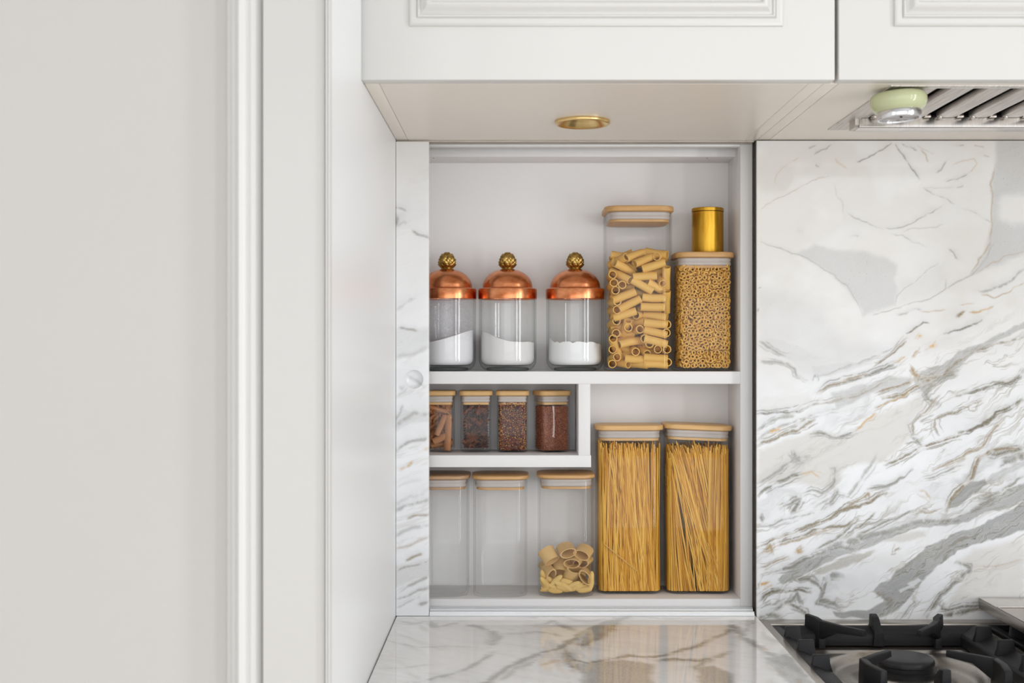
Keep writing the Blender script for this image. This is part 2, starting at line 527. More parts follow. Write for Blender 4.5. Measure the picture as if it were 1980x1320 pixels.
def lay_veins(qx, qy, lines, polys, warm, flowmask, unit=1.0, ang=28, auto=1.0, seed=0):
    """returns R grey, G olive brown, B warmth, gold for every point; units are photo pixels (0.8 mm)"""
    wx = (fbm(qx * 0.035, qy * 0.035, 1 + seed, 3) - 0.5) * 16 + (fbm(qx * 0.10, qy * 0.10, 3 + seed, 1) - 0.5) * 5
    wy = (fbm(qx * 0.035 + 50, qy * 0.035, 2 + seed, 3) - 0.5) * 16 + (fbm(qx * 0.10, qy * 0.10 + 40, 4 + seed, 1) - 0.5) * 5
    x, y = qx + wx * 0.55 * unit, qy + wy * 0.55 * unit
    R = np.zeros(qx.shape); G = np.zeros(qx.shape); B = np.zeros(qx.shape); A = np.zeros(qx.shape)
    brk = fbm(qx * 0.06 + 9, qy * 0.06, 5 + seed)
    for pts, w, g, b, a in lines:
        if seed == 0 and sum(p[1] for p in pts) / len(pts) < 600: w, g, b, a = w * .72, g * .62, b * .55, a * .8
        mg = w * 9 + 14
        xs_ = [p[0] for p in pts]; ys_ = [p[1] for p in pts]
        sel = np.nonzero((x > min(xs_) - mg) & (x < max(xs_) + mg) & (y > min(ys_) - mg) & (y < max(ys_) + mg))[0]
        if len(sel) == 0: continue
        d, side, par = seg_dist(x[sel], y[sel], pts)
        bk = brk[sel]
        ww = w * (0.5 + 1.1 * bk)
        taper = sstep(0, 0.12, par) * sstep(0, 0.12, 1 - par) * 0.6 + 0.4
        core = np.exp(-(d / (ww * .85 + 0.3)) ** 2) * taper
        halo = np.exp(-(d / (ww * 3.4 + 2)) ** 2) * np.where(side > 0, 1, 0.35) * taper
        k = sstep(0.22, 0.5, bk) * 0.75 + 0.25
        R[sel] = np.maximum(R[sel], np.maximum(np.minimum(core * g * k * 1.35, 1), halo * g * 0.42))
        G[sel] = np.maximum(G[sel], np.minimum(core * b * k * 1.4, 1))
        A[sel] = np.maximum(A[sel], core * a)
    for pts, soft, g, b, c in polys:
        d = inpoly(x, y, pts)
        f = sstep(-soft * .7, soft * .7, d)
        R = np.maximum(R, f * g) if g > 0 else R * (1 + f * g)
        G = np.maximum(G, f * b); B = np.maximum(B, f * c)
    ca, sa = math.cos(math.radians(ang)), math.sin(math.radians(ang))
    u = (qx * ca - qy * sa); v = (qx * sa + qy * ca)
    u = u + wx * 0.6; v = v + wy * 1.3 + (fbm(qx * .012, qy * .012, 6) - .5) * 60
    for k, (su, sv, thr, gg, bb) in enumerate([(0.010, 0.045, 0.055, 0.6, 0.3), (0.006, 0.022, 0.05, 0.5, 0.25)]):
        nn = fbm(u * su + 31 * k, v * sv + 17 * k, 2 + k + seed, 3)
        rd = np.clip(1 - np.abs(nn - 0.5) / thr, 0, 1)
        pres = sstep(0.42, 0.62, fbm(u * 0.012 + 5 * k, v * 0.03, 5 + k, 2))
        R = np.maximum(R, rd ** 1.5 * gg * pres * flowmask * auto)
        G = np.maximum(G, rd ** 3 * bb * pres * flowmask * auto)
        A = np.maximum(A, rd ** 2 * 0.5 * sstep(0.66, 0.8, fbm(u * 0.02 + 70, v * 0.06, 3, 3)) * flowmask * auto)
    B = np.maximum(B, warm)
    return R, G, B, A


def set_attrs(me, R, G, B, A, fu, fv, fl=0.3):
    n = len(me.vertices)
    a = me.attributes.new('veins', 'FLOAT_COLOR', 'POINT')
    a.data.foreach_set('color', np.stack([R, G, B, np.ones(n) * fl], 1).astype(np.float32).ravel())
    g = me.attributes.new('gold', 'FLOAT', 'POINT'); g.data.foreach_set('value', A.astype(np.float32))
    f = me.attributes.new('flow', 'FLOAT_VECTOR', 'POINT')
    f.data.foreach_set('vector', np.stack([fu, fv, np.zeros(n)], 1).astype(np.float32).ravel())


def slab(name, mat, ax0, ax1, bx0, bx1, step, place, thick, veins, parent=None, extra=None):
    """a marble slab: fine grid on its face, solid edges and back. place(a, b, depth) -> world point"""
    na = max(2, int(round((ax1 - ax0) / step)) + 1); nb = max(2, int(round((bx1 - bx0) / step)) + 1)
    ga = np.linspace(ax0, ax1, na); gb = np.linspace(bx0, bx1, nb)
    AA, BB = np.meshgrid(ga, gb)
    vs = [place(a, b, 0.0) for a, b in zip(AA.ravel(), BB.ravel())]
    fs = [(j * na + i + 1, (j + 1) * na + i + 1, (j + 1) * na + i, j * na + i) for j in range(nb - 1) for i in range(na - 1)]
    pa = list(AA.ravel()); pb = list(BB.ravel())
    ring = [i for i in range(na)] + [j * na + na - 1 for j in range(1, nb)] + [(nb - 1) * na + i for i in range(na - 2, -1, -1)] + [j * na for j in range(nb - 2, 0, -1)]
    base = len(vs)
    for r in ring:
        vs.append(place(pa[r], pb[r], thick)); pa.append(pa[r]); pb.append(pb[r])
    n = len(ring)
    for i in range(n):
        j = (i + 1) % n
        fs.append((ring[j], ring[i], base + i, base + j))
    fs.append(tuple(base + i for i in range(n)))
    me = bpy.data.meshes.new(name)
    me.from_pydata(vs, [], fs)
    set_attrs(me, *veins(np.array(pa), np.array(pb)))
    me.materials.append(mat)
    o = bpy.data.objects.new(name, me)
    COL.objects.link(o)
    if parent is not None: o.parent = parent
    return o


# ================================================================== THE ROOM
PX = X(765, 0)                    # right face of the tall side panel
ZU = Z(270, 0)                    # underside of the wall cabinets
YB = 0.141                        # back of the niche
YN = 0.03                         # front of the niche boards
YDF, YDB = -0.4243, -0.4027       # front and back of the cabinet doors
ZCT = 0.9                         # worktop height
YPF = -0.673                      # front of the tall side panel

o = bx('floor', RX0 - .1, RX1 + .1, RY0 - .1, 0.3, -0.05, 0.0, M['floor']); structure(o)
o = bx('ceiling', RX0 - .1, RX1 + .1, RY0 - .1, 0.3, RH, RH + .1, M['ceil']); structure(o)
o = bx('wall_back', -0.6, RX1 + .1, 0.162, 0.3, 0, RH, M['wall']); structure(o)


def wall_with_holes(name, u0, u1, z0, z1, t0, t1, holes, axis):
    mb = MB()
    def b(a0, a1, c0, c1):
        if axis == 'x': mb.box(a0, a1, t0, t1, c0, c1)
        else: mb.box(t0, t1, a0, a1, c0, c1)
    cur = u0
    for (h0, h1, hz0, hz1) in sorted(holes):
        b(cur, h0, z0, z1); b(h0, h1, z0, hz0); b(h0, h1, hz1, z1); cur = h1
    b(cur, u1, z0, z1)
    return structure(build(name, mb, M['wallb'], smooth=False))


wall_with_holes('wall_rear', RX0, RX1, 0, RH, RY0 - .12, RY0, [(-1.8, .15, .15, 2.35), (.25, 2.2, .15, 2.35)], 'x')
wall_with_holes('wall_right', RY0, 0.3, 0, RH, RX1, RX1 + .12, [(-3.35, -1.35, 0.2, 2.35)], 'y')
wall_with_holes('wall_side', RY0, -0.55, 0, RH, RX0 - .12, RX0, [(-3.65, -2.35, .55, 2.25)], 'y')


def window(idx, u0, u1, z0, z1, t, axis):
    w = bpy.data.objects.new('window_%d' % idx, None); COL.objects.link(w); w['kind'] = 'structure'
    loc = ((u0 + u1) / 2, t, z0) if axis == 'x' else (t, (u0 + u1) / 2, z0)
    w.location = loc; w['o'] = loc
    mb = MB(); fw = 0.05
    def b(a0, a1, c0, c1, m=mb):
        if axis == 'x': m.box(a0, a1, t - .08, t - .04, c0, c1)
        else: m.box(t + .04, t + .08, a0, a1, c0, c1)
    b(u0, u0 + fw, z0, z1); b(u1 - fw, u1, z0, z1); b(u0, u1, z0, z0 + fw); b(u0, u1, z1 - fw, z1)
    um = (u0 + u1) / 2
    b(um - .02, um + .02, z0, z1)
    build('window_frame', mb, M['paint'], w, smooth=False)


window(1, -3.35, -1.35, 0.2, 2.35, RX1, 'y')
window(3, -1.8, .15, .15, 2.35, RY0, 'x')  # unseen rear window, added to go with the frontal fill lamp
window(4, .25, 2.2, .15, 2.35, RY0, 'x')  # second unseen rear window, added for the same frontal fill
window(2, -3.65, -2.35, 0.55, 2.25, RX0 - .12, 'y')  # unseen left window, added to go with the weak fill lamp

# left wall and its architrave, left of the tall panel
YW = -0.66
xa0 = X(430, YW)
o = bx('wall_left', RX0, xa0 + .02, YW, YW + .12, 0, RH, M['wall']); structure(o)
# architrave profile: (photo px, how far it stands proud of the wall)
YA = YW
prof = [(430, -0.004), (433, 0.004), (440, 0.0075), (444, 0.0085), (446, 0.012), (450, 0.0135), (456, 0.014), (458, 0.020), (462, 0.0235),
        (466, 0.025), (473, 0.0235), (480, 0.021), (481.5, 0.0175), (484, 0.0175), (486, 0.018), (494, 0.0135), (500, 0.0105), (503, 0.0095), (504.5, 0.0065), (508, 0.004), (512, 0.001), (514, -0.004)]
mb = MB()
pts = [(X(px, YA - 0.015), YA - d) for px, d in prof]
pts += [(pts[-1][0], YA + .02), (pts[0][0], YA + .02)]
mb.prism(pts, 0.0, RH, 'z')
o = build('trim_1', mb, M['trim'], smooth=True, angle=50); structure(o)

# tall panel enclosing the worktop on the left: its face, stile and edge bead
tp = thing('tall_end_panel', 'tall white panel closing off the worktop on the left, with a beaded front edge', 'panel', (-0.24, -0.3, 0))
mb = MB()
xl = X(640, YPF)
# side board with a notch the cabinet door swings into
out = [(YPF, 0), (0.16, 0), (0.16, 2.72), (YDB, 2.72), (YDB, ZU - .0005), (YDF - .004, ZU - .0005), (YDF - .006, ZU + .002), (YDF - .006, 2.72), (YPF, 2.72)]
# polygon in (y,z): keep it simple and robust with boxes
mb.box(PX - 0.02, PX, YPF, 0.16, 0, ZU - 0.0005)
mb.box(PX - 0.02, PX, YPF, YDF - 0.0055, ZU - 0.0005, RH - .01)
mb.box(PX - 0.02, PX, YDB + 0.001, 0.16, ZU - 0.0005, RH - .01)
build('side_panel', mb, M['gloss'], tp, smooth=False)
mb = MB()
xs0, xs1 = X(508, YPF - .004), X(629, YPF - .002)
mb.box(xs0, xs1, YPF - 0.004, YPF + .02, 0, RH - .01)
build('front_stile', mb, M['stile'], tp, smooth=False, bevel=0.001)
mb = MB()
bp = [(X(629, YPF - .006), YPF + .01), (X(629, YPF - .006), YPF - .0035), (X(630, YPF - .006), YPF - .0075), (X(632, YPF), YPF - .0085), (X(634, YPF), YPF - .0075), (X(635, YPF), YPF - .0045),
      (X(636, YPF), YPF - .0045), (X(636.7, YPF), YPF - .0062), (X(639, YPF), YPF - .0062), (PX - 0.0002 + .0004, YPF - .003), (PX + .0002, YPF + .004), (PX - .01, YPF + .01)]
mb.prism(bp, 0, RH - .01, 'z')
build('edge_bead', mb, M['trim'], tp, smooth=True, angle=50)

# ------------------------------------------------------------------ splashback
WL = Z(1197, 0)      # its lower edge meets the hob
def L(z, pts, w, g, b=0.0, a=0.0): return (z(pts), w, g, b, a)
lines = [
 L(ZA, [(540,145),(600,120),(660,90),(720,45)], 1.5, .5, .75), L(ZA, [(330,102),(360,88),(410,55)], 1.5, .6, .5), L(ZA, [(300,75),(340,62)], 1.6, .3, .5),
 L(ZA, [(335,150),(352,166)], 2.4, .9, .3), L(ZA, [(50,385),(100,345),(200,295),(270,260),(350,220),(400,215)], 1.3, .15, .32, .15),
 L(ZA, [(130,250),(135,205),(200,150),(260,110)], 1.3, .1, .1, .2), L(ZA, [(430,120),(460,150),(490,180)], 3, .15, .05, .3),
 L(ZA, [(755,60),(770,90),(800,130),(835,180),(865,225)], 1.8, .95, .6), L(ZA, [(745,45),(762,75)], 1.5, .4, .5), L(ZA, [(780,45),(820,60),(852,75)], 1.4, .6, .5),
 L(ZA, [(875,70),(895,105),(915,140)], 1.4, .15, .4, .25), L(ZA, [(850,50),(940,95)], 1.2, .1, .2, .2), L(ZA, [(950,190),(975,178),(990,155),(1005,138)], 2.2, .6, .5), L(ZA, [(1000,240),(1060,225),(1115,202)], 1.5, .75, .45),
 L(ZA, [(1050,268),(1090,255)], 1.4, .4, .3), L(ZA, [(1040,160),(1090,135),(1140,128),(1155,150),(1120,200)], 1.3, .1, .18, .3),
 L(ZA, [(1040,55),(1090,50)], 1.3, .5, .4), L(ZA, [(1150,58),(1200,70)], 1.3, .3, .4, .2), L(ZA, [(1190,110),(1225,115)], 1.3, .3, .3),
 L(ZA, [(885,270),(930,305),(985,320),(1040,350)], 1.4, .45, .35), L(ZA, [(1080,375),(1140,390),(1190,430),(1235,460)], 1.3, .4, .35), L(ZA, [(880,270),(960,272),(1040,270)], 1.3, .3, .1),
 L(ZA, [(500,405),(550,430),(640,478),(680,485)], 1.3, .35, .5), L(ZA, [(680,470),(740,475),(800,460),(860,425),(980,370)], 1.4, .6, .5),
 L(ZA, [(720,510),(770,510),(830,555),(900,575)], 1.3, .35, .3), L(ZA, [(780,490),(870,475),(990,460)], 1.2, .2, .3), L(ZA, [(1020,592),(1042,605),(1060,630)], 2, .8, .4),
 L(ZA, [(60,545),(90,565),(160,578),(240,620),(310,645),(380,685),(430,715),(450,740),(490,770),(520,805),(550,860),(570,922)], 1.3, .6, .42),
 L(ZA, [(745,875),(757,820),(790,785),(830,765),(900,700),(960,655)], 1.6, .4, .25), L(ZA, [(600,930),(750,890),(860,855),(1000,790),(1000,735)], 1.4, .4, .4),
 L(ZA, [(1000,790),(1080,745),(1140,710),(1200,640),(1240,560)], 2, .4, .4), L(ZA, [(1255,150),(1245,215),(1228,260),(1240,320),(1232,400),(1238,470),(1225,560),(1160,660),(1130,712)], 2.2, .5, .45, .25),
 L(ZA, [(1399,590),(1330,610),(1250,650),(1160,700)], 1.6, .4, .35, .3), L(ZA, [(430,250),(440,300),(470,350),(480,440)], 1.4, .25, .12),
 L(ZA, [(515,522),(555,520)], 2, .5, .25), L(ZA, [(240,490),(280,495)], 6, .2), L(ZA, [(595,640),(600,670)], 1.2, .5, .3),
 L(ZA, [(330,1235),(400,1220),(600,1150),(740,1080)], 1.6, .3, .25), L(ZA, [(640,1165),(700,1135),(740,1108),(800,1058)], 1.7, .5, .6, .15),
 L(ZA, [(350,1318),(420,1278),(560,1240),(680,1190),(750,1165)], 2.6, .8, .5), L(ZA, [(800,1015),(840,985),(880,960),(915,965)], 1.5, .4, .65), L(ZA, [(985,1022),(1060,1000),(1110,978),(1180,950)], 1.8, .7, .55),
 L(ZA, [(1175,795),(1215,800),(1260,775),(1330,750),(1399,690)], 4, .8, .45), L(ZA, [(1185,815),(1250,835),(1320,800),(1399,760)], 1.8, .4, .5, .4), L(ZA, [(1125,915),(1190,905),(1235,880)], 2, .2, .3, .6),
 L(ZA, [(915,1082),(940,1072)], 4, .1, .1, .9), L(ZA, [(862,1032),(875,1025)], 3, .0, .1, .7), L(ZA, [(830,1130),(860,1100)], 1.6, .1, .4, .4), L(ZA, [(750,1165),(790,1140)], 2, .1, .3, .5),
 L(ZA, [(1060,930),(1100,905)], 2.4, .5, .6, .2), L(ZA, [(870,905),(950,895),(1000,890)], 2, .2, .35, .35), L(ZA, [(1080,870),(1150,862)], 1.6, .2, .3, .4), L(ZA, [(760,920),(870,895)], 2.2, .4, .2),
 L(ZA, [(820,1190),(840,1225),(870,1235)], 2.5, .3, .6, .4), L(ZA, [(640,1320),(740,1290),(840,1250),(960,1230)], 2, .5, .6, .2), L(ZA, [(50,1055),(80,1070),(110,1095),(160,1120),(200,1135)], 2.5, .6, .25),
 L(ZA, [(50,1155),(110,1160),(200,1170),(228,1200),(240,1230),(290,1255)], 2.4, .5, .3), L(ZA, [(320,1240),(330,1225)], 2.4, .6, .2), L(ZA, [(45,785),(60,783)], 1.6, .8, .4), L(ZA, [(42,905),(46,890)], 2, .9, .6),
 L(ZA, [(1100,1320),(1180,1300),(1230,1282),(1290,1265),(1330,1275),(1399,1195)], 2, .6, .55), L(ZA, [(840,1310),(920,1270),(960,1240),(1000,1225),(1060,1160),(1150,1110),(1240,1070),(1399,1035)], 2.2, .5, .5, .1),
 L(ZB, [(40,212),(130,205),(200,203),(270,185)], 2, .75, .5), L(ZB, [(270,188),(330,165),(420,150),(560,110),(700,40)], 2.5, .5, .3, .1), L(ZB, [(40,290),(80,262),(130,240),(230,215)], 3.4, .6, .2), L(ZB, [(45,330),(120,290),(250,245),(350,210),(450,180)], 2.6, .5, .2),
 L(ZB, [(40,368),(70,350),(110,345),(150,328),(250,290),(330,240)], 2.8, .6, .6, .15), L(ZB, [(110,300),(150,290)], 3, 0, .1, .9), L(ZB, [(340,110),(400,72),(500,35),(600,0)], 2.4, .6, .5, .2),
 L(ZB, [(310,318),(340,308),(370,315),(440,330),(500,312),(550,293)], 2, .7, .45), L(ZB, [(550,290),(575,268),(600,245),(640,212)], 2, .05, .2, .8), L(ZB, [(640,185),(700,155),(780,120),(830,80)], 1.8, .2, .5, .5),
 L(ZB, [(680,137),(780,112),(850,70),(880,50),(960,10)], 2.2, .5, .7, .2), L(ZB, [(960,158),(915,125),(900,95),(930,55),(990,25),(1060,-10)], 5, .6, .35), L(ZB, [(1060,118),(1150,100),(1200,85),(1260,55),(1300,60),(1399,10)], 2, .6, .6),
 L(ZB, [(45,562),(120,520),(190,470),(225,438),(300,430)], 3, .6, .25), L(ZB, [(225,405),(235,440),(270,460),(225,475)], 4, .7, .2), L(ZB, [(45,628),(80,595),(110,578),(180,540),(262,517)], 2.6, .8, .6), L(ZB, [(262,517),(310,500),(352,527)], 2, .0, .1, .55),
 L(ZB, [(415,488),(437,500),(430,560),(400,595),(370,620),(320,600),(280,620)], 2, .6, .35), L(ZB, [(640,430),(500,640),(440,620),(330,690)], 2.4, .35, .3), L(ZB, [(455,600),(430,640),(380,680)], 3.5, .8, .3),
 L(ZB, [(160,690),(210,660),(255,645),(235,690),(215,720)], 4, .7, .6), L(ZB, [(50,785),(120,775),(170,750),(230,740),(330,720)], 2, .5, .35), L(ZB, [(55,735),(65,760)], 4, .6, .6), L(ZB, [(75,905),(100,880),(110,920)], 3, .3, .7, .4),
 L(ZB, [(42,888),(120,852),(200,825),(310,785),(400,745),(440,720),(490,698),(560,680),(600,668),(640,640),(700,620)], 2.2, .6, .85, .15), L(ZB, [(120,872),(250,840),(330,803),(420,790),(500,772),(560,745)], 2, .6, .7, .1),
 L(ZB, [(45,930),(150,880),(250,858),(330,820),(430,800)], 1.6, .3, .5, .35), L(ZB, [(600,600),(640,592),(700,590),(760,545),(830,500)], 2.6, .6, .5), L(ZB, [(490,700),(560,650),(600,625),(605,650)], 2.5, .4, .6, .25),
 L(ZB, [(700,470),(760,440),(820,410),(870,380),(950,362),(1050,330),(1070,320)], 2, .5, .75, .1), L(ZB, [(1060,308),(1120,298),(1190,268),(1240,235),(1260,205),(1300,190),(1350,165),(1399,135)], 2.4, .7, .9), L(ZB, [(820,340),(850,350),(875,375)], 3.4, .7, .5),
 L(ZB, [(830,330),(822,290),(825,262),(870,225),(900,195),(940,150),(965,120)], 1.8, .5, .45, .15), L(ZB, [(870,250),(930,215)], 1.6, .4, .4), L(ZB, [(965,320),(945,275),(945,235),(1000,215),(1100,178),(1180,145)], 1.8, .35, .55, .1),
 L(ZB, [(1005,700),(1020,650),(1060,600),(1100,570),(1130,530),(1150,480),(1175,430),(1220,400),(1290,392),(1370,385)], 3, .5, .7, .2), L(ZB, [(1215,415),(1260,425),(1330,400),(1390,385)], 4, .5, .6),
 L(ZB, [(1290,465),(1340,450),(1399,420)], 6, .75, .35), L(ZB, [(930,500),(1000,465),(1060,440),(1130,400),(1190,375),(1215,330),(1240,290),(1300,240)], 1.7, .3, .5, .25), L(ZB, [(900,545),(960,525),(1040,490),(1090,475)], 1.8, .4, .4), L(ZB, [(990,480),(1100,440)], 2, .3, .2, .2),
 L(ZB, [(870,600),(920,640)], 1.5, .1, .2, .4), L(ZB, [(130,1015),(200,1005),(240,980),(330,930),(400,905),(470,890),(540,905),(560,900)], 4, .8, .4), L(ZB, [(330,930),(440,880),(560,850),(650,830),(760,800),(850,770),(960,765),(1060,750),(1160,700),(1250,640),(1330,600)], 6.5, .85, .3),
 L(ZB, [(560,730),(540,765),(500,800),(440,850),(330,900)], 2, .4, .6), L(ZB, [(640,715),(600,760),(560,790),(480,840)], 2, .4, .6), L(ZB, [(840,700),(760,730),(700,760),(640,790),(560,830)], 2.4, .5, .5), L(ZB, [(860,710),(900,720),(960,700)], 1.5, .2, .5, .2),
 L(ZB, [(45,1165),(90,1135),(130,1115),(180,1118),(250,1110),(300,1115)], 3, .7, .7), L(ZB, [(150,1100),(200,1060),(260,1000),(330,960)], 2.4, .5, .4), L(ZB, [(120,1210),(170,1175),(210,1160),(240,1130),(260,1180)], 4, .7, .4),
 L(ZB, [(210,1062),(260,1052),(310,1058),(350,1080),(380,1110)], 4, .8, .35), L(ZB, [(465,1035),(400,1042),(395,1085),(370,1130),(365,1165),(420,1178),(480,1195)], 6, .85, .25), L(ZB, [(190,1180),(240,1200),(280,1225),(290,1255)], 3, .5, .5),
 L(ZB, [(45,1250),(90,1235),(160,1245)], 6, .8, .35), L(ZB, [(45,1200),(80,1185),(110,1180)], 2, .4, .4), L(ZB, [(60,1088),(95,1075)], 2.5, 0, .2, .9), L(ZB, [(240,920),(270,905)], 4, .1, .6, .5), L(ZB, [(45,1000),(90,980),(200,940)], 2, .3, .4, .2),
 L(ZB, [(905,1245),(940,1180),(980,1130),(1060,1060),(1115,1020),(1128,1000),(1115,985),(1060,970)], 3.4, .75, .4), L(ZB, [(985,1180),(975,1205),(1010,1215),(1090,1200),(1190,1185)], 3, .7, .5), L(ZB, [(760,1262),(800,1215),(850,1160)], 2, .3, .3),
 L(ZB, [(1140,998),(1250,985),(1399,955)], 1.3, .05, .15, .15), L(ZB, [(735,912),(755,895)], 1.6, .2, .6, .2), L(ZB, [(1180,660),(1230,630),(1300,600),(1399,530)], 3, .6, .4), L(ZB, [(990,1250),(1120,1215),(1200,1200)], 5, .6, .6),
]
polys = [
 (ZA([(235,618),(330,565),(440,588),(600,598),(700,630),(745,665),(742,740),(760,800),(745,870),(650,905),(575,928),(545,850),(440,735),(380,685)]), 9, .42, 0, 0),
 (ZA([(740,740),(850,735),(940,660),(1000,650),(1000,760),(860,850),(760,880)]), 20, .16, 0, .2),
 (ZA([(40,800),(180,800),(280,860),(390,890),(395,960),(450,1000),(500,1060),(740,1080),(640,1150),(420,1200),(320,1250),(230,1220),(200,1160),(40,1100)]), 24, .22, 0, 0),
 (ZA([(50,1030),(150,1040),(320,1100),(380,1150),(230,1170),(110,1100)]), 8, .3, 0, 0),
 (ZA([(300,1180),(480,1160),(640,1160),(500,1215),(330,1250)]), 8, .28, 0, 0),
 (ZA([(1262,30),(1500,30),(1500,560),(1300,650),(1130,715),(1200,600),(1236,460),(1238,330),(1232,260),(1255,160)]), 9, .5, 0, .1),
 (ZA([(1290,310),(1370,300),(1460,320),(1460,450),(1330,460),(1270,430),(1268,350)]), 14, -.9, 0, .8),
 (ZA([(835,1235),(900,1200),(1000,1165),(1060,1110),(1180,1065),(1280,1010),(1399,950),(1399,985),(1210,1080),(1110,1145),(1060,1200),(960,1270),(900,1320),(850,1290)]), 3.5, .62, .12, 0),
 (ZA([(560,1310),(700,1230),(830,1240),(800,1320)]), 7, .3, .2, .1),
 (ZB([(420,110),(560,60),(700,20),(720,60),(560,130),(440,190)]), 5, .35, .05, .1),
 (ZB([(1015,655),(1080,590),(1120,555),(1205,545),(1215,570),(1150,615),(1060,682),(1012,690)]), 3, .85, .1, 0),
 (ZB([(1200,560),(1240,520),(1330,480),(1420,440),(1420,470),(1300,530),(1230,575)]), 3, .35, .1, 0),
 (ZB([(140,1060),(240,985),(400,905),(560,868),(700,822),(860,772),(1010,745),(1150,695),(1250,640),(1330,590),(1420,560),(1420,650),(1270,705),(1200,712),(1120,755),(1000,785),(860,795),(700,850),(560,905),(400,965),(280,1030),(160,1085)]), 3, .62, .2, 0),
 (ZB([(620,1122),(660,1085),(720,1060),(750,1010),(790,975),(900,895),(1050,820),(1200,768),(1420,650),(1420,800),(1200,862),(1060,905),(1050,930),(960,985),(890,1050),(850,1110),(780,1185),(720,1235),(600,1262),(440,1245),(430,1222),(600,1215),(690,1170),(660,1145)]), 3, .78, .12, 0),
 (ZB([(800,1080),(860,1050),(880,1065),(820,1095)]), 2, -.8, 0, 0), (ZB([(760,1110),(830,1085),(840,1100),(770,1125)]), 2, -.7, 0, 0), (ZB([(1110,780),(1250,710),(1270,720),(1150,790)]), 3, -.8, 0, 0),
 (ZB([(320,1010),(420,975),(500,938),(640,900),(620,935),(500,990),(340,1040)]), 4, .1, .22, 1.0),
 (ZB([(650,860),(760,830),(880,810),(900,840),(760,870)]), 6, .05, .12, .8),
 (ZB([(40,120),(300,100),(330,150),(130,200),(40,205)]), 12, 0, 0, .5),
 (ZB([(40,400),(200,340),(320,300),(500,330),(640,220),(880,110),(900,180),(820,250),(810,340),(700,450),(480,480),(440,600),(200,560),(40,560)]), 10, 0, 0, .95),
 (ZB([(520,1000),(700,900),(640,1090),(660,1200),(480,1200),(420,1120)]), 12, 0, 0, .15),
 (ZB([(1150,900),(1399,840),(1399,1160),(1000,1180),(1130,1010),(1080,960)]), 12, 0, 0, .8),
]


def splash_veins(px, py):
    warm = np.clip(0.95 - (py - 450) / 420, 0.0, 0.85) * (0.6 + 0.8 * fbm(px * .01, py * .01, 3)) + 0.25 * sstep(.5, .7, fbm(px * .008 + 3, py * .012, 1))
    line = 560 + (1980 - px) * 0.42
    fm = sstep(-20, 90, py - line) * np.where(px > 1995, 1.0, 0.55)
    fm = np.maximum(fm, 0.12)
    R, G, B, A = lay_veins(px, py, lines, polys, warm, fm, auto=0.0)
    c, s = math.cos(math.radians(30)), math.sin(math.radians(30))
    xx, zz = px * S0, -py * S0
    wob = (fbm(px * .02, py * .02, 4) - .5) * 0.03
    return R, G, B, A, xx * c + zz * s, -xx * s + zz * c + wob, np.clip(sstep(-20, 120, py - line) * 0.95 * (1 - .8 * np.clip(B * 1.0 - .3, 0, 1)) + 0.05, 0, 1)


sx0, sx1 = 1463.5, 2500
def spl_place(px, py, d): return (X(px, 0), 0.0 + d, Z(py, 0))
# visible part fine, beyond the frame coarser
_r = random.Random(21)
for (pts_, w_, g_, b_, a_) in list(lines):
    my = sum(p[1] for p in pts_) / len(pts_)
    if my < 640: continue
    for q in range(3):
        o1, o2 = _r.uniform(-9, 9), _r.uniform(-9, 9)
        sh = _r.uniform(-8, 8)
        n_ = len(pts_)
        comp = [(x_0 + sh + _r.uniform(-3, 3), y_0 + o1 + (o2 - o1) * k_ / max(1, n_ - 1) + _r.uniform(-1.5, 1.5)) for k_, (x_0, y_0) in enumerate(pts_)]
        if n_ > 3 and _r.random() < .6:
            c0 = _r.randint(0, 1); comp = comp[c0:n_ - _r.randint(0, 1)]
        lines.append((comp, max(.8, w_ * .45), g_ * .75, b_ * .6, a_ * .35))
polys = [(p_, so_, g_ * (1.3 if sum(q_[1] for q_ in p_) / len(p_) > 700 else 1.0) if g_ > 0 else g_, b_, c_) for p_, so_, g_, b_, c_ in polys]
o = slab('splashback', M['marble'], sx0, 2120, 272, 1198.5, 1.4, spl_place, 0.02, splash_veins)
tag(o, 'large white marble splashback with diagonal grey and ochre veins behind the hob', 'splashback')

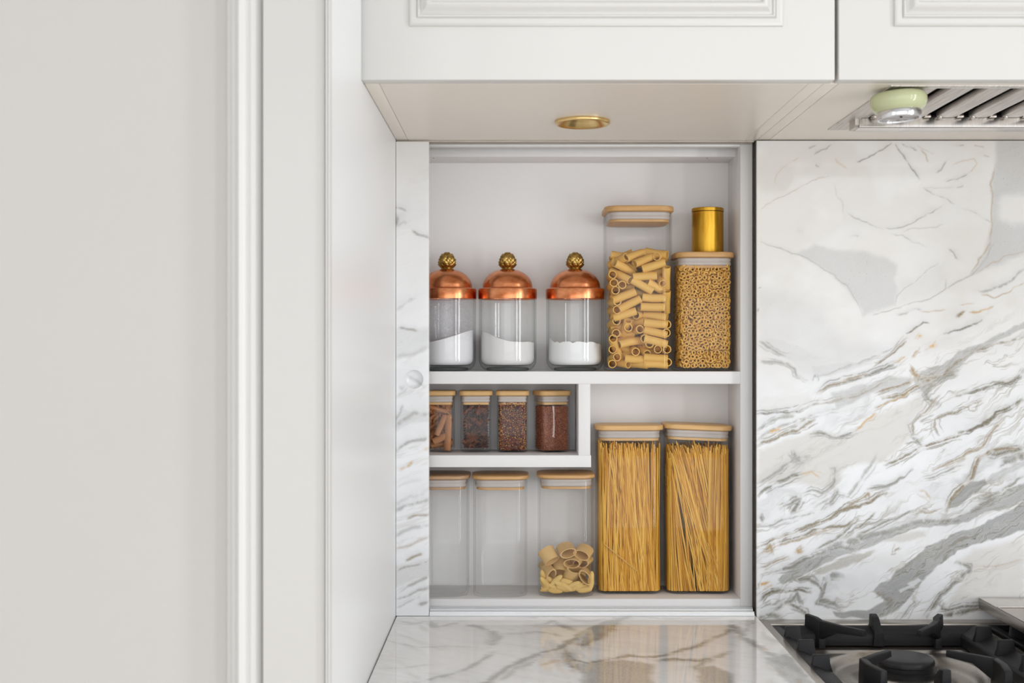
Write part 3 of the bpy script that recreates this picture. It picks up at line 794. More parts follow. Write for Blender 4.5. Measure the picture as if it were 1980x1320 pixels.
# sliding marble door, parked at the left of the niche
dx0, dx1 = PX + .0006, X(829.3, 0)
sd = thing('sliding_door', 'narrow marble sliding door pushed to the left of the jar niche', 'door', ((dx0 + dx1) / 2, 0.008, Z(1190, 0)))
ZD = Zone(760, 700, 0.3788); ZE = Zone(740, 250, 0.379)
dlines = [
 L(ZE, [(60,400),(95,405),(120,418)], 1.6, .6, .4), L(ZE, [(68,430),(75,455),(68,490)], 3, .8, .4), L(ZE, [(150,510),(175,530),(200,540),(232,555)], 1.6, .6, .5), L(ZE, [(75,495),(110,470),(125,480)], 2, .3, .2),
 L(ZE, [(130,870),(150,862)], 1.6, .5, .3), L(ZE, [(70,920),(110,890),(160,860)], 3, .3, .1), L(ZE, [(85,1015),(120,1018),(150,1020),(180,1025)], 1.8, .6, .45), L(ZE, [(70,1170),(100,1150),(150,1150),(232,1110)], 4, .4, .15),
 L(ZD, [(15,325),(50,300),(110,255),(140,260),(185,262)], 4, .6, .3), L(ZD, [(15,300),(40,250),(50,220)], 3, .6, .2), L(ZD, [(15,455),(40,430),(80,405),(130,395),(185,385)], 3, .65, .35), L(ZD, [(75,530),(95,510)], 2.4, 0, .3, .8), L(ZD, [(40,550),(60,535)], 3, 0, .1, .5),
 L(ZD, [(160,440),(185,435)], 3, 0, .1, .5), L(ZD, [(15,760),(60,735),(110,720),(185,700)], 3.4, .6, .35), L(ZD, [(15,735),(80,690),(130,680),(185,645)], 4, .35, .1), L(ZD, [(15,890),(60,860),(110,845),(185,830)], 3, .55, .2), L(ZD, [(80,800),(110,785),(185,775)], 2, .4, .6, .2),
 L(ZD, [(15,955),(90,935),(185,890)], 2, .2, .3, .2), L(ZD, [(65,1010),(100,995),(150,980)], 2, .5, .7, .2), L(ZD, [(15,1065),(60,1045),(110,1040),(185,1010)], 2.2, .4, .5), L(ZD, [(15,1180),(60,1150),(110,1130),(185,1090)], 2.5, .5, .4), L(ZD, [(15,1205),(80,1190),(130,1165),(185,1150)], 2.5, .5, .35),
 L(ZD, [(130,1235),(160,1230),(185,1225)], 3, .8, .4), L(ZD, [(15,1250),(80,1220),(150,1190)], 2, .4, .2), L(ZD, [(30,120),(60,150),(20,170)], 3, .4, .1), L(ZD, [(80,70),(120,100),(150,120)], 3, .4, .2), L(ZD, [(15,640),(80,610),(150,600)], 3, .2, .05),
]
dlines = [(p_, w_ * 1.15, g_ * .75, b_ * .7, a_ * .8) for p_, w_, g_, b_, a_ in dlines]
dpolys = [(ZD([(15,250),(60,240),(120,250),(185,250),(185,300),(90,310),(15,350)]), 6, .3, 0, 0), (ZD([(0,1040),(190,1000),(190,1090),(0,1150)]), 8, .2, .1, .2), (ZE([(60,1020),(240,1010),(240,1120),(60,1180)]), 10, .25, 0, 0)]


def door_veins(px, py):
    R, G, B, A = lay_veins(px, py, dlines, dpolys, np.clip(.6 - (py - 300) / 700, 0.05, .6), 0.35 * sstep(600, 800, py), 0.6, 22, auto=0.0, seed=1)
    c, s = math.cos(math.radians(22)), math.sin(math.radians(22))
    xx, zz = px * S0, -py * S0
    return R, G, B, A, xx * c + zz * s + 3, -xx * s + zz * c, 0.1 + .3 * sstep(600, 850, py)


# door slab with a round scooped finger pull
cpx, cpy, rp = 800.3, 733.0, 18.3
px0, px1 = 993 + dx0 / S0, 829.3
def door_mesh():
    step = 2.2
    na, nb = int((px1 - px0) / step) + 1, int((1190 - 274) / step) + 1
    bm = bmesh.new()
    xs = np.linspace(px0, px1, na); ys = np.linspace(274, 1190, nb)
    grid = {}
    H = 26.0
    ix0 = max(i for i in range(na) if xs[i] < cpx - 23); ix1 = min(i for i in range(na) if xs[i] > cpx + 23)
    jy0 = max(j for j in range(nb) if ys[j] < cpy - 23); jy1 = min(j for j in range(nb) if ys[j] > cpy + 23)
    for j in range(nb):
        for i in range(na):
            if ix0 < i < ix1 and jy0 < j < jy1: continue
            grid[i, j] = bm.verts.new((X(xs[i], 0), 0, Z(ys[j], 0)))
    for j in range(nb - 1):
        for i in range(na - 1):
            if ix0 <= i < ix1 and jy0 <= j < jy1: continue
            bm.faces.new([grid[i + 1, j], grid[i + 1, j + 1], grid[i, j + 1], grid[i, j]])
    ring = [(i, jy0) for i in range(ix0, ix1)] + [(ix1, j) for j in range(jy0, jy1)] + [(i, jy1) for i in range(ix1, ix0, -1)] + [(ix0, j) for j in range(jy1, jy0, -1)]
    prev = [grid[r] for r in ring]
    angs = [math.atan2(ys[r[1]] - cpy, xs[r[0]] - cpx) for r in ring]
    n = len(ring)
    for rr, dep in ((1.0, 0.0), (0.985, .0007), (0.95, .0022), (0.85, .0042), (0.68, .0058), (0.45, .0068), (0.2, .0073)):
        cur = [bm.verts.new((X(cpx + rp * rr * math.cos(a), 0), dep, Z(cpy + rp * rr * math.sin(a), 0))) for a in angs]
        for i in range(n):
            k = (i + 1) % n
            bm.faces.new([prev[i], prev[k], cur[k], cur[i]])
        prev = cur
    c = bm.verts.new((X(cpx, 0), .0074, Z(cpy, 0)))
    for i in range(n): bm.faces.new([prev[i], prev[(i + 1) % n], c])
    # edges and back
    border = [(i, 0) for i in range(na)] + [(na - 1, j) for j in range(1, nb)] + [(i, nb - 1) for i in range(na - 2, -1, -1)] + [(0, j) for j in range(nb - 2, 0, -1)]
    back = [bm.verts.new((grid[b].co.x, 0.02, grid[b].co.z)) for b in border]
    m = len(border)
    for i in range(m):
        k = (i + 1) % m
        bm.faces.new([grid[border[i]], grid[border[k]], back[k], back[i]])
    bm.faces.new(back)
    bmesh.ops.recalc_face_normals(bm, faces=bm.faces)
    me = bpy.data.meshes.new('marble_slab')
    bm.to_mesh(me); bm.free()
    co = np.empty(len(me.vertices) * 3); me.vertices.foreach_get('co', co); co = co.reshape(-1, 3)
    px = 993 + co[:, 0] / S0; py = 670 + (ZC - co[:, 2]) / S0
    set_attrs(me, *door_veins(px, py))
    me.polygons.foreach_set('use_smooth', [True] * len(me.polygons)); me.set_sharp_from_angle(angle=math.radians(40))
    me.materials.append(M['marble'])
    o = bpy.data.objects.new('marble_slab', me); COL.objects.link(o)
    o.parent = sd; o.location = -Vector(sd['o'])
door_mesh()

# worktop
def ct_place(x, y, d): return (x, y, ZCT - d)
def C(pts):
    out = []
    for (px, py) in ZCt(pts):
        D = (ZC - ZCT) * F / (py - 670.0)
        out.append(((px - 993) * D / F / S0, (D - D0) / S0))
    return out
def LC(pts, w, g, b=0., a=0.): return (C(pts), w, g, b, a)
clines = [
 LC([(380,480),(560,366),(640,310),(720,265),(800,235),(880,212),(920,190),(950,160),(1010,130)], 5, .7, .6), LC([(930,190),(990,200),(1040,170),(1100,130),(1140,90),(1200,70)], 7, .7, .6, .1),
 LC([(900,215),(930,262),(1010,285),(1100,258),(1190,245),(1300,255),(1400,232),(1500,202),(1560,170)], 5, .5, .8), LC([(905,225),(940,300),(960,320)], 8, .4, .7), LC([(1310,268),(1400,262),(1500,268),(1560,255)], 5, .5, .8),
 LC([(1640,88),(1665,130),(1700,160),(1760,212),(1820,240),(1870,300),(1930,340)], 8, .7, .6), LC([(1560,172),(1620,150),(1660,120)], 5, .5, .6), LC([(1700,150),(1720,110),(1740,75)], 5, .5, .4),
 LC([(60,410),(250,366),(340,345),(430,325),(520,270),(590,230)], 4, .5, .45), LC([(80,305),(180,300),(280,290),(390,280)], 3, .2, .25), LC([(100,180),(250,210),(400,205),(520,210)], 3, .2, .25),
 LC([(450,100),(520,120),(580,140),(600,175),(560,210)], 7, .5, .4), LC([(170,90),(220,105),(280,95),(330,120),(450,95)], 6, .45, .3), LC([(600,150),(700,150),(780,140),(900,160)], 5, .35, .25),
 LC([(780,112),(850,92),(950,140)], 6, .4, .4), LC([(700,80),(850,70),(1000,95),(1150,75)], 6, .3, .2), LC([(620,360),(700,300),(780,260)], 4, .4, .4), LC([(1000,366),(1100,330),(1250,300)], 5, .3, .5),
 LC([(1250,75),(1400,85),(1600,80)], 6, .3, .2), LC([(800,290),(850,270),(920,270)], 5, .1, .3, .3), LC([(1640,230),(1560,260),(1480,300),(1560,350)], 5, .5, .5),
]
clines = [(p_, w_ * 1.5, g_ * .62, b_ * .62, a_) for p_, w_, g_, b_, a_ in clines]
cpolys = [(C([(890,250),(960,285),(1060,275),(1150,262),(1290,285),(1300,440),(1180,520),(1010,420),(970,330),(940,300)]), 12, .35, .42, .6), (C([(1490,300),(1570,290),(1650,330),(1640,420),(1560,470),(1500,400)]), 10, .35, .45, .3),
          (C([(1790,255),(1900,240),(1960,300),(2040,420),(1940,440),(1880,360),(1830,310)]), 10, .6, .3, 0), (C([(1010,120),(1090,90),(1180,80),(1100,140),(1020,190),(960,190)]), 8, .5, .35, .2)]


def ct_veins(x, y):
    qx, qy = x / S0, y / S0
    fm = np.full(x.shape, 0.35)
    R, G, B, A = lay_veins(qx, qy, clines, cpolys, 0.25 * fbm(qx * .01, qy * .01, 2), fm, 1.6, -35, auto=0.0, seed=2)
    c, s = math.cos(math.radians(-30)), math.sin(math.radians(-30))
    return R, G, B, A, x * c + y * s + 7, -x * s + y * c


XCR = X(1461.5, 0)        # right edge of the worktop where the hob begins
o = slab('worktop', M['counter_marble'], PX + .002, XCR, -0.64, 0.0285, 0.0028, ct_place, 0.03, ct_veins)
tag(o, 'polished white marble worktop with brown veins, left of the hob', 'worktop')

# ------------------------------------------------------------------ niche cabinet
ZS1, ZS0 = Z(718, YN), Z(742, YN)           # main shelf
ZQ1, ZQ0 = Z(880, YN), Z(903, YN)           # spice shelf
ZB1, ZB0 = Z(1157.5, YN), ZCT + 0.0005
XNR, XNP = X(1431.6, YN), X(1455, YN)
XNL = PX + 0.0185
nc = thing('niche_cabinet', 'white recessed shelf cabinet in the wall holding the food jars', 'cabinet', (0.09, 0.09, ZB0))
bx('side_panel', XNR, XNP, YN, YB, ZB0, 1.6505, M['niche'], nc, 0.0006)
bx('side_panel', PX + .0006, XNL, YN, YB, ZB0, 1.6505, M['niche'], nc, 0.0006)
bx('back_panel', PX + .0006, XNP, YB, YB + .012, ZB0, 1.6505, M['niche'], nc)
bx('bottom_panel', XNL, XNR, YN, YB, ZB0, ZB1, M['niche'], nc, 0.0006)
bx('top_fascia', XNL, XNR, YN, YN + .016, Z(283, YN), 1.6505, M['niche'], nc, 0.0006)
bx('top_panel', XNL, XNR, 0.0735, YB, Z(303, .0735), 1.6505, M['niche'], nc, 0.0005)
bx('shelf', XNL, XNR, YN + .0003, YB, ZS0, ZS1, M['niche'], nc, 0.0006)
bx('shelf', XNL, X(1143, YN), YN + .0003, YB, ZQ0, ZQ1, M['niche'], nc, 0.0006)
bx('divider', X(1118.6, YN), X(1141.5, YN), YN + .0006, YB, ZQ1, ZS0, M['niche'], nc, 0.0005)
# small screw holes in the top
for sxp in (838, 1367):
    mb = MB(); mb.lathe([(0.0016, Z(303, .0735) - .0002), (0.0016, Z(303, .0735) + .001)], X(sxp, .088), 0.088, 10, True, True)
    build('screw_hole', mb, M['dark'], nc)

# sliding door tracks
tr = thing('door_track', 'lower aluminium sliding track between niche and worktop', 'track', (0.09, 0.012, ZCT))
zt = ZCT + .0004
mb = MB()
mb.box(PX + .0008, X(1459, .004), 0.0205, 0.0285, zt, zt + .009)
mb.box(X(829.6, 0.0) + .0008, X(1459, .0), 0.0, 0.0195, zt, zt + .0035)
mb.box(X(829.6, 0.0) + .0008, X(1459, .0), 0.002, 0.005, zt + .0035, zt + .0062)
mb.box(X(829.6, 0.0) + .0008, X(1459, .0), 0.013, 0.016, zt + .0035, zt + .0085)
build('rail', mb, M['alu'], tr, smooth=False)
tr2 = thing('door_track', 'upper thin aluminium sliding track above the niche', 'track', (0.09, 0.012, ZU - .003))
mb = MB()
mb.box(PX + .0008, X(1459, 0), 0.0055, 0.0085, ZU - .0028, ZU - .0003)
mb.box(PX + .0008, X(1459, 0), 0.0205, 0.0285, ZU - .0028, ZU - .0003)
build('rail', mb, M['steel'], tr2, smooth=False)
# black strip painting the shade of the open gap between niche side and splashback
bx_gap = bx('shadow_gap', XNP + .0005, X(1462.8, 0), 0.008, 0.03, ZCT - .03, ZU - .0005, M['dark']); tag(bx_gap, 'thin black strip painting the shade in the gap between the niche frame and the marble splashback', 'strip')

# ------------------------------------------------------------------ wall cabinets
def frame_moulding(x0, x1, z0, z1, y, prof):
    """mitred moulding: prof = [(inset, proud)]"""
    mb = MB()
    loops = []
    for ins, pr in prof:
        loops.append([(x0 + ins, y - pr, z0 + ins), (x1 - ins, y - pr, z0 + ins), (x1 - ins, y - pr, z1 - ins), (x0 + ins, y - pr, z1 - ins)])
    mb.loops(loops, True)
    return mb


MP = [(0, -.0005), (0, .0030), (.0006, .0040), (.004, .0052), (.0085, .0057), (.0094, .0048), (.0100, .0062), (.0108, .0078), (.0122, .0080), (.0130, .0072), (.0136, .0058), (.0150, .0062), (.0175, .0090), (.0200, .0125), (.0225, .0145), (.0245, .0150),
      (.0262, .0142), (.0275, .0118), (.0280, .0112), (.0300, .0112), (.0310, .0095), (.0330, .0060), (.035, .0035), (.037, -.0005)]


def wall_cabinet(x0, x1, dxa, dxb, label, mould_x0, mould_x1, extra=None, hole=None, hood=None):
    c = thing('wall_cabinet', label, 'cabinet', ((x0 + x1) / 2, -0.2, ZU))
    t = .0182
    bx('side_panel', x0, x0 + t, YDB + .001, 0.16, ZU, RH - .02, M['under'], c, 0.0005)
    bx('side_panel', x1 - t, x1, YDB + .001, 0.16, ZU, RH - .02, M['under'], c, 0.0005)
    bx('back_panel', x0 + t, x1 - t, 0.02, 0.16, ZU + .03, RH - .02, M['under'], c)
    a0, a1 = x0 + t + .0006, x1 - t - .0006
    mb = MB()
    if hole:
        hx, hy, hr = hole
        n = 48; h = hr * 1.5
        for z, in ((ZU,), (ZU + .018,)):
            pass
        mb.box(a0, hx - h, YDB + .001, 0.02, ZU, ZU + .018)
        mb.box(hx + h, a1, YDB + .001, 0.02, ZU, ZU + .018)
        mb.box(hx - h, hx + h, YDB + .001, hy - h, ZU, ZU + .018)
        mb.box(hx - h, hx + h, hy + h, 0.02, ZU, ZU + .018)
        cir = [(hx + hr * math.cos(2 * PI * i / n), hy + hr * math.sin(2 * PI * i / n)) for i in range(n)]
        def sq(i):
            a = 2 * PI * i / n; cx_, sy_ = math.cos(a), math.sin(a); k = h / max(abs(cx_), abs(sy_))
            return (hx + cx_ * k, hy + sy_ * k)
        sqp = [sq(i) for i in range(n)]
        mb.loops([[(*p, ZU) for p in sqp], [(*p, ZU) for p in cir], [(*p, ZU + .018) for p in cir]], True)
    elif hood:
        hx0, hx1, hy0, hy1 = hood
        mb.box(a0, hx0, YDB + .001, 0.02, ZU, ZU + .018)
        mb.box(hx1, a1, YDB + .001, 0.02, ZU, ZU + .018)
        mb.box(hx0, hx1, YDB + .001, hy0, ZU, ZU + .018)
        mb.box(hx0, hx1, hy1, 0.02, ZU, ZU + .018)
    build('bottom_panel', mb, M['under'], c, smooth=False, fix=not hole)
    # the door: slab plus the raised moulding frame
    d = bx('door', dxa, dxb, YDF, YDB, ZU + .0003, RH - .03, M['paint'], c, 0.0012, 3)
    mb = frame_moulding(mould_x0, mould_x1, Z(50, YDF - .004), RH - .16, YDF, MP)
    build('moulding', mb, M['paint'], d, loc=None, smooth=True, angle=40, fix=True)
    return c


for cmesh in ():
    pass
HL = (X(1126, -0.157), -0.157, 0.034)


def _sub(parent, child):  # sub-parts are built in the frame of the top-level thing
    pass


# children of a door need the thing's offset: give sub-part parents the same origin mark
_old_build = build
def build(name, mb, mat, parent=None, loc=None, **kw):
    if parent is not None and 'o' not in parent:
        p = parent
        while p.parent is not None and 'o' not in p: p = p.parent
        o = _old_build(name, mb, mat, None, None, **kw)
        # mesh is in world coordinates; shift into the parent's frame
        off = Vector(p['o'])
        for v in o.data.vertices: v.co -= off
        o.parent = parent
        return o
    return _old_build(name, mb, mat, parent, loc, **kw)


XJ = X(1592, YDB)            # joint between the two cabinets
wall_cabinet(PX + .0008, XJ - .0003, X(690.8, YDF), X(1614.3, YDF), 'white wall cabinet directly above the jar niche, brass spotlight in its underside', X(792, YDF), X(1513, YDF), hole=HL)
XH0 = X(1600, -0.0905); HY0, HY1 = -0.395, -0.0905
XH1 = XH0 + .70
wall_cabinet(XJ + .0003, 1.30, X(1621.8, YDF), 1.30, 'white wall cabinet above the hob, with the extractor in its underside', X(1728, YDF), 1.23, hood=(XH0, XH1, HY0, HY1))

# brass spotlight
sl = thing('spotlight', 'round brass recessed spotlight under the left wall cabinet', 'lamp', (HL[0], HL[1], ZU))
mb = MB()
mb.lathe([(.0335, ZU + .001), (.0398, ZU - .0002), (.0402, ZU - .0022), (.0396, ZU - .0046), (.0382, ZU - .0054), (.0362, ZU - .0050), (.0330, ZU - .0020), (.0270, ZU + .0050), (.0232, ZU + .0085), (.0232, ZU + .0105), (.0212, ZU + .0105), (.0206, ZU + .014)], HL[0], HL[1], 64)
build('trim_ring', mb, M['brass'], sl, angle=50, fix=False)
mb = MB()
mb.lathe([(.0001, ZU + .0090), (.012, ZU + .0094), (.0195, ZU + .0115), (.0206, ZU + .0135), (.0206, ZU + .02), (.0001, ZU + .02)], HL[0], HL[1], 40, True, True)
build('reflector_lamp', mb, M['chrome'], sl)

# ------------------------------------------------------------------ extractor hood insert
hd = thing('extractor_hood', 'brushed steel extractor hood set into the underside of the right cabinet', 'extractor', (XH0 + .35, (HY0 + HY1) / 2, ZU))
ry0_ = -0.182
mb = MB()
zf0 = ZU - .0012
mb.box(XH0, XH1, HY0, HY0 + .009, zf0, ZU + .01); mb.box(XH0, XH1, ry0_ + .0325, HY1, zf0, ZU + .01)
mb.box(XH0, XH0 + .024, HY0 + .009, ry0_ + .0325, zf0, ZU + .01); mb.box(XH1 - .024, XH1, HY0 + .009, ry0_ + .0325, zf0, ZU + .01)
build('frame', mb, M['hoodsteel'], hd, bevel=.0006)
mb = MB()
mb.box(XH0 + .001, XH1 - .001, HY0 + .001, HY1 - .001, ZU + .034, ZU + .036)
mb.box(XH0 + .001, XH0 + .003, HY0 + .001, HY1 - .001, ZU + .0101, ZU + .034)
mb.box(XH1 - .003, XH1 - .001, HY0 + .001, HY1 - .001, ZU + .0101, ZU + .034)
mb.box(XH0 + .003, XH1 - .003, HY0 + .001, HY0 + .003, ZU + .0101, ZU + .034)
mb.box(XH0 + .003, XH1 - .003, HY1 - .003, HY1 - .001, ZU + .0101, ZU + .034)
build('housing', mb, M['dark'], hd, smooth=False)
# grip rail along the back edge of the filter
xr0 = X(1662, -0.182)
mb = MB()
ry = -0.182
mb.prism([(ry, ZU - .0128), (ry + .0012, ZU - .014), (ry + .032, ZU - .014), (ry + .032, ZU + .001), (ry, ZU + .001)], xr0, XH1 - .03, 'x')
rail = build('grip_rail', mb, M['grain_steel'], hd, bevel=.0006)
mb = MB(); mb.prism([(ry + .001, ZU - .010), (ry + .004, ZU - .0135), (ry + .031, ZU - .0135), (ry + .031, ZU + .001), (ry + .001, ZU + .001)], xr0 - .006, xr0 - .0002, 'x')
build('end_cap', mb, M['hoodsteel'], hd, smooth=False)
# baffles: steel slats with black slots between them, running front to back
xs = X(1799.7, -0.184) - .0466 * 5
k = 0
ye = ry - .001
while xs < XH1 - .06:
    xa, xb = xs + .0075, xs + .0466 - .0045
    xs += .0466
    if xb < XH0 + .030: continue
    xa = max(xa, XH0 + .026)
    mb = MB()
    mb.prism([(xa, ZU + .004), (xa + .001, ZU + .0012), (xa + .004, ZU + .0004), ((xa + xb) / 2 + .004, ZU + .0002), (xb - .006, ZU + .0012), (xb - .0015, ZU + .004), (xb, ZU + .008), (xb, ZU + .010), (xa, ZU + .008)], HY0 + .016, ye, 'y')
    build('baffle', mb, M['hoodsteel'], hd, bevel=0.0)
    # drain notch and pin at the rear end of each baffle
    mb = MB(); mb.box(xb - .006, xb + .003, ye - .007, ye - .0005, ZU - .0008, ZU + .004); build('drain_notch', mb, M['steel'], hd, bevel=.0008)
    mb = MB(); mb.lathe([(.0001, ZU - .0022), (.0022, ZU - .0020), (.0028, ZU - .001), (.0028, ZU + .002)], xa + .004, ye - .007, 12, True, True); build('pin', mb, M['steel'], hd)
mb = MB(); mb.box(XH0 + .0245, XH1 - .0245, HY0 + .0095, HY0 + .016, ZU - .0004, ZU + .008); mb.box(XH0 + .0245, XH0 + .034, HY0 + .016, ye, ZU - .0004, ZU + .008)
build('filter_frame', mb, M['grain_steel'], hd, bevel=.0005)

# kitchen timer hanging from the hood
ty = -0.362
tx = X(1736, ty)
tm = thing('kitchen_timer', 'round pale green kitchen timer with chrome ring hanging under the extractor', 'timer', (tx, ty, ZU - .0030))
tm['o'] = (0, 0, 0)
mb = MB()
mb.lathe([(.0001, 0.0), (.026, 0.0), (.0315, -.0012), (.0342, -.0036), (.0356, -.0080), (.0352, -.0135), (.0340, -.0165), (.0318, -.0205), (.0285, -.0232), (.0262, -.0240), (.0001, -.0240)], 0, 0, 48, True, True)
build('body', mb, M['celadon'], tm, angle=50)
mb = MB()
mb.lathe([(.0255, -.0235), (.0271, -.0237), (.0276, -.0245), (.0276, -.0320), (.0270, -.0332), (.0255, -.0336), (.0242, -.0330), (.0238, -.0316)], 0, 0, 48, True, False)
build('ring', mb, M['chrome'], tm, angle=40, fix=False)
mb = MB(); mb.lathe([(.0238, -.0316), (.0001, -.0316)], 0, 0, 48, True, True)
dl = build('dial', mb, M['dialface'], tm)
mb = MB()
for q in range(60):
    a = 2 * PI * q / 60; r0 = .0185 if q % 5 == 0 else .0202
    ca, sa = math.cos(a), math.sin(a); w = .00022
    mb.add([(r0 * ca - w * sa, r0 * sa + w * ca, -.0318), (r0 * ca + w * sa, r0 * sa - w * ca, -.0318), (.0218 * ca + w * sa, .0218 * sa - w * ca, -.0318), (.0218 * ca - w * sa, .0218 * sa + w * ca, -.0318)], [(0, 1, 2, 3)])
build('minute_marks', mb, M['chrome'], tm)
mb = MB(); mb.lathe([(.0016, -.0324), (.0016, -.0314)], 0.0005, -0.006, 12, True, True); build('pointer', mb, M['dark'], tm)
tm.rotation_euler = (math.radians(-1.5), math.radians(-3.0), 0)

# ------------------------------------------------------------------ jars
def rrect(w, d, r, cx, cy, n=6, rot=0.0):
    """rounded rectangle outline in plan"""
    pts = []
    for (sx_, sy_, a0) in ((1, 1, 0), (-1, 1, 90), (-1, -1, 180), (1, -1, 270)):
        for k in range(n + 1):
            a = math.radians(a0 + 90 * k / n)
            pts.append((sx_ * (w / 2 - r) + r * math.cos(a), sy_ * (d / 2 - r) + r * math.sin(a)))
    c, s = math.cos(rot), math.sin(rot)
    return [(cx + x * c - y * s, cy + x * s + y * c) for x, y in pts]


def rr_loops(spec, cx, cy, rot=0.0, n=6):
    return [[(x, y, z) for x, y in rrect(w, d, r, cx, cy, n, rot)] for (w, d, r, z) in spec]


def square_jar(label, cx, cy, w, d, z0, ztop, lw=None, ld=None, r=0.02, wood='bamboo', lid_t=0.009, rot=0.0, lid_tilt=None, group=None, lid_dx=0.0, bt=0.004):
    j = thing('storage_jar', label, 'jar', (cx, cy, z0), group)
    lw = lw or w + .005; ld = ld or d + .005
    zb = ztop - lid_t - .0008          # top of the glass
    t = .0022 if w > .07 else .0012
    mb = MB()
    spec = [(w - .010, d - .010, r - .004, z0), (w - .003, d - .003, r - .001, z0 + .0012), (w, d, r, z0 + .005), (w, d, r, zb - .001), (w - .001, d - .001, r, zb),
            (w - 2 * t, d - 2 * t, r - t, zb - .001), (w - 2 * t, d - 2 * t, r - t, z0 + bt + .004), (w - 2 * t - .004, d - 2 * t - .004, r - t - .001, z0 + bt + .001), (w - 2 * t - .014, d - 2 * t - .014, r - t - .004, z0 + bt)]
    mb.loops(rr_loops(spec, cx, cy, rot, 8), True, True, True)
    build('glass_body', mb, M['glass'], j, angle=60)
    zl = ztop - lid_t
    mb = MB()
    spec = [(lw - .004, ld - .004, r + .001, zl), (lw, ld, r + .003, zl + .0015), (lw, ld, r + .003, ztop - lid_t * .28), (lw - .0010, ld - .0010, r + .002, ztop - lid_t * .08), (lw - .0030, ld - .0030, r + .001, ztop)]
    mb.loops(rr_loops(spec, cx + lid_dx, cy, rot, 8), True, True, True)
    lid = build('lid', mb, M[wood], j, angle=50)
    mb = MB()
    iw, idp = w - 2 * t - .004, d - 2 * t - .004
    spec = []
    sh = .0125 if w > .07 else .0105
    for kk in range(2):
        zz = zl - .0002 - kk * sh / 2
        spec += [(iw, idp, r - .003, zz), (iw + .0022, idp + .0022, r - .002, zz - sh * .12), (iw + .0022, idp + .0022, r - .002, zz - sh * .38), (iw, idp, r - .003, zz - sh / 2 + .0003)]
    mb.loops(rr_loops(spec, cx + lid_dx, cy, rot), True, True, True)
    s1 = build('silicone_seal', mb, M['seal'], lid, angle=60)
    mb = MB()
    spec = [(iw - .001, idp - .001, r - .003, zl - sh - .0002), (iw - .0005, idp - .0005, r - .003, zl - sh - .004), (iw - .004, idp - .004, r - .004, zl - sh - .0045)]
    mb.loops(rr_loops(spec, cx + lid_dx, cy, rot), True, True, True)
    s2 = build('wooden_insert', mb, M[wood], lid, angle=50)
    if lid_tilt:
        ax, dz, dxx = lid_tilt
        lid.rotation_euler = (0, ax, 0)
        lid.location = Vector((dxx, 0, dz))
        # turn about the centre of the lid rather than the foot of the jar
        c = Vector((0, 0, ztop - z0))
        Rm = Euler((0, ax, 0)).to_matrix()
        lid.location = c - Rm @ c + Vector((dxx, 0, dz))
    return j


def keep_in(x, y, cx, cy, w, d, r, m):
    """pull a point back inside a rounded rectangle, m from its edge"""
    hx, hy = w / 2 - m, d / 2 - m
    dx, dy = max(-hx, min(hx, x - cx)), max(-hy, min(hy, y - cy))
    rr = max(r - m, .0005)
    ax, ay = abs(dx) - (hx - rr), abs(dy) - (hy - rr)
    if ax > 0 and ay > 0:
        l = math.hypot(ax, ay)
        if l > rr:
            dx = math.copysign(hx - rr + ax * rr / l, dx); dy = math.copysign(hy - rr + ay * rr / l, dy)
    return cx + dx, cy + dy


def glass_inner(w, d): return w - .0050, d - .0050


# --- copper-topped jars on the main shelf
def heap(name, label, cat, mat, cx, cy, r, z0, top, rc=.010, n=48, kind='stuff'):
    """sugar-like heap filling a round jar; top(x, y) is its surface"""
    mb = MB()
    rings = [0.0001, .25, .5, .7, .85, .95, 1.0]
    loops = []
    loops.append([(cx + .2 * r * math.cos(2 * PI * i / n), cy + .2 * r * math.sin(2 * PI * i / n), z0) for i in range(n)])
    for kk in range(5):
        a = kk / 4 * PI / 2
        rr = r - rc + rc * math.sin(a); zz = z0 + rc - rc * math.cos(a)
        loops.append([(cx + rr * math.cos(2 * PI * i / n), cy + rr * math.sin(2 * PI * i / n), zz) for i in range(n)])
    for q in [1.0] + [k / 14 for k in range(13, 0, -1)]:
        loops.append([(cx + q * r * math.cos(2 * PI * i / n), cy + q * r * math.sin(2 * PI * i / n), top(q * r * math.cos(2 * PI * i / n), q * r * math.sin(2 * PI * i / n))) for i in range(n)])
    mb.loops(loops, True, True, True)
    o = build(name, mb, mat, None, loc=(cx, cy, z0), angle=80)
    tag(o, label, cat, kind=kind)
    return o


